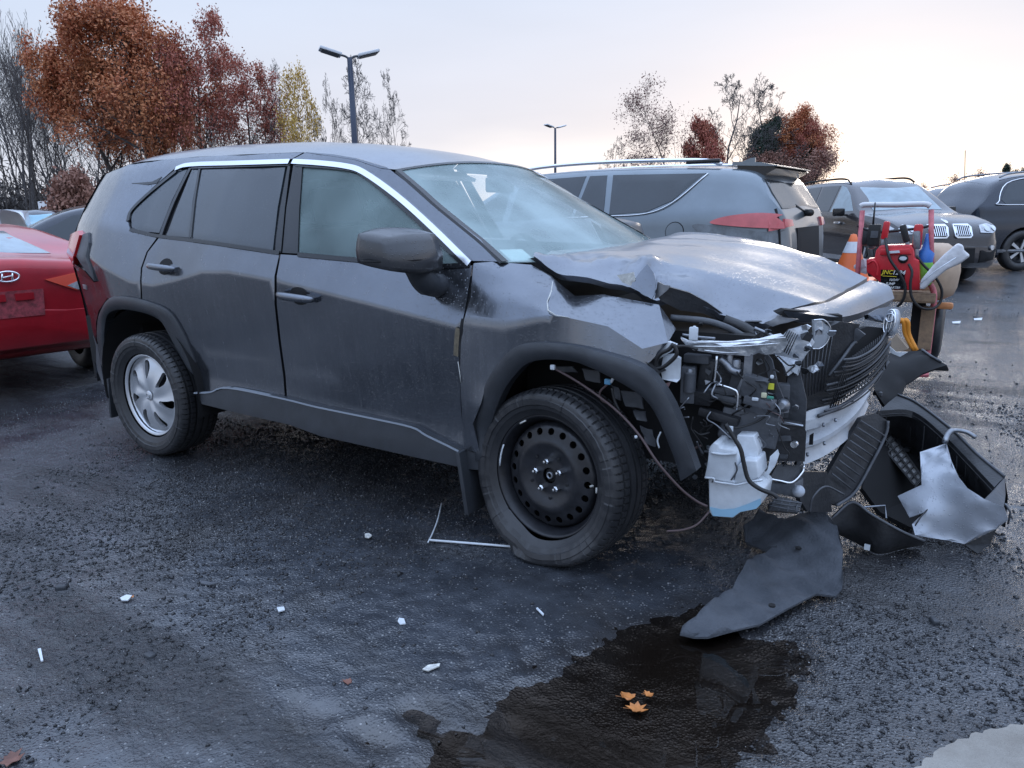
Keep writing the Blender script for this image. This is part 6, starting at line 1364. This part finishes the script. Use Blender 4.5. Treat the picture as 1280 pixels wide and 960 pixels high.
for k,(px,lab) in enumerate(((948,'low brown thicket tree at the left foot of the clump'),(985,'low brown thicket tree in the middle of the clump foot'),(1014,'low brown thicket tree at the right foot of the clump'))): fit_tree(br,'thicket_tree',lab,px-28,px+28,185,57,k*2)
dw=tree_data('dome',91,5,.1,M['bark_grey'],M['lf_pink'],per=1,size=.09,sr=.3,spread=.6,levels=4,first=.05,nb=14,up=.25)
fit_tree(dw,'domed_bush','low domed bare tree on the horizon above the dark crossover, left one',1182,1214,217,70,1,rowpy=230); fit_tree(dw,'domed_bush','low domed bare tree on the horizon above the dark crossover, right one',1204,1240,212,72,3,rowpy=230); fit_tree(dw,'domed_bush','tiny bush on the horizon above the kidney-grille SUV roof',1140,1166,229,80,3,rowpy=235)
fit_tree(ev,'evergreen_tree','small dark evergreen top above the estate car at the right edge',1248,1276,206,60,5,rowpy=230); fit_tree(ev,'evergreen_tree','evergreen top leaving the frame at the right edge above the estate car',1266,1300,204,62,2,rowpy=230)
# ---------------------------------------------------------------- ground
def vnoise(X,Y,scale,seed):
    rs=np.random.RandomState(seed); Tn=rs.rand(256,256)*2-1; x=X*scale+1000; y=Y*scale+1000
    xi=np.floor(x).astype(int); yi=np.floor(y).astype(int); fx=x-xi; fy=y-yi; fx=fx*fx*(3-2*fx); fy=fy*fy*(3-2*fy)
    g=lambda a,b: Tn[a%256,b%256]
    return (g(xi,yi)*(1-fx)+g(xi+1,yi)*fx)*(1-fy)+(g(xi,yi+1)*(1-fx)+g(xi+1,yi+1)*fx)*fy
def fbm(X,Y,s,seed,o=4,gain=.5):
    r=0;a=1
    for k in range(o): r=r+a*vnoise(X,Y,s*2**k,seed+k); a*=gain
    return r
shore=[P(a,b,z=0) for a,b in [(470,1010),(540,945),(575,905),(610,872),(660,848),(705,825),(745,800),(790,775),(830,760),(862,750),(900,760),(950,790),(990,800),(1012,835),(1018,880),(990,905),(965,935),(935,950),(900,1010),(700,1060)]]
SP=np.array([[p.x,p.y] for p in shore])
def sdist(X,Y,poly):
    d=np.full(X.shape,9.); ins=np.zeros(X.shape,bool); n=len(poly)
    for i in range(n):
        a=poly[i]; b=poly[(i+1)%n]; ab=b-a; t=np.clip(((X-a[0])*ab[0]+(Y-a[1])*ab[1])/(ab@ab+1e-12),0,1)
        d=np.minimum(d,np.hypot(X-a[0]-t*ab[0],Y-a[1]-t*ab[1]))
        with np.errstate(divide='ignore',invalid='ignore'): ins^=((a[1]>Y)!=(b[1]>Y))&(X<(b[0]-a[0])*(Y-a[1])/(b[1]-a[1])+a[0])
    return np.where(ins,-d,d)
small=[(390,895,.075),(520,893,.06),(470,925,.05),(560,930,.06),(640,905,.05)]
WL=-.010
def height(X,Y):
    near=np.exp(-(np.maximum(0,np.hypot(X+.2,Y+.8)-4.5)/3)**2)
    rough=.5+.5*np.clip(fbm(X,Y,.9,3,3)+.25,0,1)
    h=.006*fbm(X,Y,1.3,11,3)*near+.0028*fbm(X,Y,14,21,3,.7)*rough*near+.0022*vnoise(X,Y,55,40)*near*rough
    h=np.maximum(h,WL+.003)
    d=sdist(X,Y,SP)+.05*fbm(X,Y,5,5,3)
    m=np.clip((.10-d)/.30,0,1); m=m*m*(3-2*m); h=h*(1-m*.45)-.024*m+.0035*vnoise(X,Y,30,77)*m*(1-m)*4
    for px,py,r_ in small:
        p=P(px,py,z=0); m=np.clip(1-np.hypot(X-p.x,(Y-p.y)*1.3)/(r_*1.6)+.35*fbm(X,Y,14,8,2),0,1); h-=.018*m
    return h
def axis(lo,hi,step,far,g=1.16):
    a=list(np.arange(lo,hi,step)); s=step; x=hi
    while x<far: a.append(x); s*=g; x+=s
    s=step; x=lo-step; b=[]
    while x>-far: b.append(x); s*=g; x-=s
    return np.array(b[::-1]+a)
GX=axis(-3.2,2.1,.016,900); GY=axis(-2.7,.7,.015,900)
X,Y=np.meshgrid(GX,GY,indexing='ij'); Hh=height(X,Y)
V=np.stack([X,Y,Hh],-1).reshape(-1,3); nx_,ny_=len(GX),len(GY); I=np.arange(nx_*ny_).reshape(nx_,ny_)
Fq=np.stack([I[:-1,:-1],I[1:,:-1],I[1:,1:],I[:-1,1:]],-1).reshape(-1,4)
me=bpy.data.meshes.new('ground'); me.vertices.add(len(V)); me.vertices.foreach_set('co',V.ravel()); me.loops.add(Fq.size); me.loops.foreach_set('vertex_index',Fq.ravel()); me.polygons.add(len(Fq)); me.polygons.foreach_set('loop_start',np.arange(0,Fq.size,4)); me.polygons.foreach_set('loop_total',np.full(len(Fq),4)); me.polygons.foreach_set('use_smooth',np.ones(len(Fq),bool)); me.update(calc_edges=True)
gm=bpy.data.materials.new('wet_asphalt'); gm.use_nodes=True; t=gm.node_tree; b=t.nodes['Principled BSDF']; Nn=t.nodes.new; Ll=t.links.new
geo=Nn('ShaderNodeNewGeometry')
def tn(scale,det=5,rough=.6,sc3=None):
    n=Nn('ShaderNodeTexNoise'); n.inputs['Scale'].default_value=scale; n.inputs['Detail'].default_value=det; n.inputs['Roughness'].default_value=rough
    if sc3: m=Nn('ShaderNodeMapping'); m.inputs['Scale'].default_value=sc3; m.inputs['Rotation'].default_value=(0,0,R(28)); Ll(geo.outputs['Position'],m.inputs[0]); Ll(m.outputs[0],n.inputs[0])
    else: Ll(geo.outputs['Position'],n.inputs[0])
    return n
def mrg(src,a,b_,c,d): m=Nn('ShaderNodeMapRange'); m.inputs[1].default_value=a;m.inputs[2].default_value=b_;m.inputs[3].default_value=c;m.inputs[4].default_value=d; Ll(src,m.inputs[0]); return m.outputs[0]
def mth(op,a,b_):
    m=Nn('ShaderNodeMath'); m.operation=op
    for k,v in enumerate((a,b_)):
        if isinstance(v,(int,float)): m.inputs[k].default_value=v
        else: Ll(v,m.inputs[k])
    return m.outputs[0]
n1=tn(.55,5,.6,(1,.45,1)); n2=tn(7,6); n3=tn(140,4,.7); n4=tn(1.7,5); vo=Nn('ShaderNodeTexVoronoi'); vo.inputs['Scale'].default_value=115; Ll(geo.outputs['Position'],vo.inputs[0])
sz_=Nn('ShaderNodeSeparateXYZ'); Ll(geo.outputs['Position'],sz_.inputs[0]); low=mrg(sz_.outputs['Z'],.0005,-.0065,0,1)
mx1=Nn('ShaderNodeMix'); mx1.data_type='RGBA'; Ll(mrg(n2.outputs[0],.35,.65,0,1),mx1.inputs[0]); mx1.inputs[6].default_value=(.026,.029,.035,1); mx1.inputs[7].default_value=(.054,.060,.071,1)
mxb=Nn('ShaderNodeMix'); mxb.data_type='RGBA'; Ll(mrg(n4.outputs[0],.50,.66,0,.6),mxb.inputs[0]); Ll(mx1.outputs[2],mxb.inputs[6]); mxb.inputs[7].default_value=(.046,.044,.044,1)
sp=Nn('ShaderNodeSeparateColor'); Ll(vo.outputs['Color'],sp.inputs[0]); pk=mth('MULTIPLY',mrg(sp.outputs[0],.84,.95,0,1),mrg(vo.outputs['Distance'],.45,.25,0,.8))
mxc=Nn('ShaderNodeMix'); mxc.data_type='RGBA'; Ll(pk,mxc.inputs[0]); Ll(mxb.outputs[2],mxc.inputs[6]); mxc.inputs[7].default_value=(.26,.26,.26,1)
n6=tn(.9,6,.62,(.30,1.5,1)); brk=mrg(n6.outputs[0],.50,.60,0,1)
mxd=Nn('ShaderNodeMix'); mxd.data_type='RGBA'; Ll(mth('MULTIPLY',brk,.5),mxd.inputs[0]); Ll(mxc.outputs[2],mxd.inputs[6]); mxd.inputs[7].default_value=(.020,.020,.022,1)
mxe=Nn('ShaderNodeMix'); mxe.data_type='RGBA'; Ll(mth('ADD',mth('MULTIPLY',low,.45),mrg(sz_.outputs['Z'],-.008,-.026,0,.5)),mxe.inputs[0]); Ll(mxd.outputs[2],mxe.inputs[6]); mxe.inputs[7].default_value=(.024,.020,.017,1); Ll(mxe.outputs[2],b.inputs['Base Color'])
wet=mth('MAXIMUM',mrg(n1.outputs[0],.36,.54,0,1),low)
rg=mth('ADD',mth('MULTIPLY',wet,-.17),mth('ADD',.25,mth('MULTIPLY',n2.outputs[0],.08))); Ll(rg,b.inputs['Roughness']); b.inputs['Specular IOR Level'].default_value=1.0
hsum=mth('ADD',mth('MULTIPLY',n3.outputs[0],.5),mrg(vo.outputs['Distance'],.0,.6,.6,0))
dist=Nn('ShaderNodeCameraData') if False else None
bp=Nn('ShaderNodeBump'); bp.inputs['Distance'].default_value=.012; Ll(hsum,bp.inputs['Height']); Ll(mrg(wet,0,1,1.0,.22),bp.inputs['Strength'])
bp2=Nn('ShaderNodeBump'); bp2.inputs['Distance'].default_value=.03; bp2.inputs['Strength'].default_value=.12; n5=tn(16,5,.65); Ll(n5.outputs[0],bp2.inputs['Height']); Ll(bp.outputs[0],bp2.inputs['Normal']); n7=tn(38,5,.7); bp3=Nn('ShaderNodeBump'); bp3.inputs['Distance'].default_value=.03; Ll(mth('MULTIPLY',brk,.8),bp3.inputs['Strength']); Ll(n7.outputs[0],bp3.inputs['Height']); Ll(bp2.outputs[0],bp3.inputs['Normal']); Ll(bp3.outputs[0],b.inputs['Normal'])
me.materials.append(gm); go=bpy.data.objects.new('ground',me); COL.objects.link(go); go['kind']='structure'
# puddle water
wm=bpy.data.materials.new('puddle_water'); wm.use_nodes=True; t=wm.node_tree; t.nodes.clear(); Nn=t.nodes.new; Ll=t.links.new
o_=Nn('ShaderNodeOutputMaterial'); mixs=Nn('ShaderNodeMixShader'); tr=Nn('ShaderNodeBsdfTransparent'); tr.inputs[0].default_value=(.64,.58,.53,1); gs=Nn('ShaderNodeBsdfGlossy'); gs.inputs['Roughness'].default_value=.01; fr=Nn('ShaderNodeFresnel'); fr.inputs[0].default_value=1.34
nn=Nn('ShaderNodeTexNoise'); nn.inputs['Scale'].default_value=6; geo=Nn('ShaderNodeNewGeometry'); Ll(geo.outputs['Position'],nn.inputs[0]); bpw=Nn('ShaderNodeBump'); bpw.inputs['Strength'].default_value=.008; bpw.inputs['Distance'].default_value=.02; Ll(nn.outputs[0],bpw.inputs['Height']); Ll(bpw.outputs[0],gs.inputs['Normal']); Ll(bpw.outputs[0],fr.inputs['Normal'])
Ll(fr.outputs[0],mixs.inputs[0]); Ll(tr.outputs[0],mixs.inputs[1]); Ll(gs.outputs[0],mixs.inputs[2]); Ll(mixs.outputs[0],o_.inputs[0])
wp=mesh('puddle',[(-.9,-2.7,WL),(1.35,-2.7,WL),(1.35,-.75,WL),(-.9,-.75,WL)],[(0,1,2,3)],wm,None,False); wp['kind']='structure'
# loose gravel
def gravel(name,N_,xr,yr,smin,smax,m,seed,dens=None):
    rs=np.random.RandomState(seed); x=rs.uniform(*xr,N_); y=rs.uniform(*yr,N_)
    k=rs.rand(N_)<np.clip(dens(x,y),0,1); x=x[k];y=y[k]; n=len(x); s=smin+(smax-smin)*rs.rand(n)**3
    z=height(x,y)+s*.15
    base_=np.array([(1,0,0),(-.5,.87,0),(-.5,-.87,0),(.15,.1,.75),(-.1,-.05,-.6)]); 
    V=base_[None]*s[:,None,None]*rs.uniform(.6,1.3,(n,5,3)); a=rs.rand(n)*6.28; ca,sa=np.cos(a),np.sin(a)
    Xr=V[:,:,0]*ca[:,None]-V[:,:,1]*sa[:,None]; Yr=V[:,:,0]*sa[:,None]+V[:,:,1]*ca[:,None]; V=np.stack([Xr+x[:,None],Yr+y[:,None],V[:,:,2]+z[:,None]],-1).reshape(-1,3)
    Ft=np.array([(0,1,3),(1,2,3),(2,0,3),(1,0,4),(2,1,4),(0,2,4)]); F_=(Ft[None]+5*np.arange(n)[:,None,None]).reshape(-1,3)
    me=bpy.data.meshes.new(name); me.vertices.add(len(V)); me.vertices.foreach_set('co',V.ravel()); me.loops.add(F_.size); me.loops.foreach_set('vertex_index',F_.ravel()); me.polygons.add(len(F_)); me.polygons.foreach_set('loop_start',np.arange(0,F_.size,3)); me.polygons.foreach_set('loop_total',np.full(len(F_),3)); me.update(calc_edges=True); me.materials.append(m)
    o=bpy.data.objects.new(name,me); COL.objects.link(o); o['kind']='stuff'; return o
dn=lambda x,y: np.clip(.30+1.1*fbm(x,y,1.1,51,4)+.25*(x<-.6)*(y<-.6),.05,1)*(sdist(x,y,SP)>-.05)
gravel('loose_gravel',190000,(-4.2,2.2),(-2.7,2.6),.0022,.0100,mat('dark_wet_gravel',(.012,.012,.014),.45,col2=(.045,.045,.048),nscale=60),1,dn)
gravel('loose_gravel',46000,(-4.5,2.2),(-2.7,3.0),.0014,.0050,mat('pale_gravel',(.26,.26,.26),.6,noise=.4,nscale=60),2,dn)
gravel('loose_gravel',9000,(-7,4.5),(-2.7,11),.005,.018,M['plastic'],3,lambda x,y: np.clip(.1+.9*fbm(x,y,.8,61,4),.01,1)*(sdist(x,y,SP)>0))
# concrete edge bottom right
cp_=[Z(1128,975,.02),Z(1150,953,.02),Z(1180,932,.02),Z(1215,917,.02),Z(1250,908,.02),Z(1290,900,.02),Z(1500,880,.02),Z(1500,1250,.02),Z(1128,1100,.02)]
cp2=crom([(p.x,p.y,0) for p in cp_[:6]],6); poly=[(p.x+.004*math.sin(i*2.3),p.y+.006*math.cos(i*1.7)) for i,p in enumerate(cp2)]+[(p.x,p.y) for p in cp_[6:]]
v2,f2,bd=cdt(poly,.05); n=len(v2)
cc=mesh('concrete_pad',[(p.x,p.y,.016+.002*math.sin(p.x*40)*math.sin(p.y*33)) for p in v2]+[(p.x,p.y,-.03) for p in v2],[tuple(f) for f in f2]+[(b_,a,a+n,b_+n) for a,b_ in bd],mat('pale_concrete',(.22,.20,.175),.8,col2=(.30,.28,.25),nscale=9,bump=.5,bscale=150),None,False); cc['kind']='structure'
# debris on the asphalt
def debris(name,label,cat,pts,z,m,th=.004,group=None):
    t=thing(name,label,cat,(0,0,0),0,group); plate_from('fragment',[Z(a,b,z) for a,b in pts],m,t,th); return t
tr_=thing('bent_white_trim','bent thin white trim strip lying by the flat tyre','trim strip'); MB().tube(crom([Z(552,629,.02),Z(547,650,.012),Z(540,668,.012),Z(535,678,.012)],3),.003,6).ob('strip_end',M['white'],tr_,True); MB().tube([Z(536,675,.012),Z(600,680,.010),Z(650,684,.010),Z(689,688,.012)],.005,6).ob('strip',M['white'],tr_,True)
W_=M['white']
debris('white_chip','white plastic chip left of centre foreground, between the puddle and the gravel','fragment',[(499,772),(505,773),(507,779),(500,780),(497,776)],.012,W_)
debris('white_chip','white plastic chip nearest the left middle foreground','fragment',[(346,759),(355,758),(356,762),(348,764)],.012,W_)
debris('white_splinter','short white splinter on the asphalt below the flat tyre','fragment',[(670,760),(672,759),(680,767),(679,769)],.012,W_)
debris('pale_splinter','longer pale splinter left of the puddle shore','fragment',[(528,836),(535,831),(550,829),(549,832),(535,838)],.012,M['chip'])
debris('white_strip','narrow white strip at the lower left','fragment',[(47,811),(51,810),(54,825),(51,826)],.012,W_)
debris('white_chip','pair of tiny pale chips beside a brown leaf at left','fragment',[(150,747),(158,743),(165,744),(160,750),(152,750)],.012,W_)
debris('white_chip','small round pale chip near the flat tyre','fragment',[(456,667),(461,666),(465,669),(461,672),(456,671)],.012,M['chip'])
debris('grey_strip','thin grey curved strip in the middle left asphalt','fragment',[(250,725),(262,727),(274,728),(262,731),(251,729)],.012,M['plastic2'])
for px,py in ((1195,402),(1222,398),(1170,398)):
    debris('glass_shard','glinting shard on the wet lot, '+{1195:'middle one of three right of the cart wheel',1222:'farthest from the cart wheel',1170:'nearest the cart wheel'}[px],'fragment',[(px-5,py),(px+6,py-1),(px+5,py+2),(px-4,py+2)],.01,W_,group='shards by the cart wheel')
def leaf(px,py,s,label,m,seed,z=.0):
    rs_=random.Random(seed); c=Z(px,py,z); t=thing('fallen_leaf',label,'leaf',(0,0,0)); pts=[]
    for k in range(14):
        a=2*math.pi*k/14; r_=s*(1 if k%2==0 else .66)*rs_.uniform(.7,1.1); pts.append(c+Vector((r_*math.cos(a),r_*.8*math.sin(a),.004+.35*s*rs_.random()*(k%2==0))))
    plate_from('leaf_blade',pts,m,t,.0012); MB().tube([c,c+Vector((-s*1.1,-s*.5,.003))],.0008,4).ob('leaf_stem',m,t)
lo=mat('orange_leaf',(.46,.17,.045),.5,noise=.35,nscale=30); lb=mat('brown_leaf',(.16,.07,.05),.6,noise=.3,nscale=30)
leaf(785,872,.028,'orange oak leaf floating in the puddle, left of three',lo,1,WL); leaf(796,887,.030,'orange oak leaf floating in the puddle, lowest of three',lo,2,WL); leaf(811,869,.017,'orange oak leaf floating in the puddle, right of three',lo,3,WL)
leaf(435,853,.018,'brownish leaf at the wet film left of the puddle',lb,4,.004); leaf(15,950,.035,'reddish brown leaf in the bottom left corner',lb,5,.004); leaf(165,747,.012,'small tan leaf beside pale chips at left',lo,6,.004)
for k,(px,py,s) in enumerate(((188,822,.018),(78,736,.02),(33,737,.013),(1168,778,.016),(1046,872,.006))):
    t_=tag(MB().box((0,0,0),(s*2,s*1.5,s*1.2),Matrix.Rotation(k*.7,3,'Z'),bev=s*.4).ob('tar_lump',M['trim'],None,sharp=60),('dark tar lump '+['in the lower left asphalt','at the left edge of the gravel patch','nearest the left edge below the red sedan','right of the felt liner','beside the right puddle shore'][k]),'tar lump'); t_.location=Z(px,py,0)+Vector((0,0,s*.3))
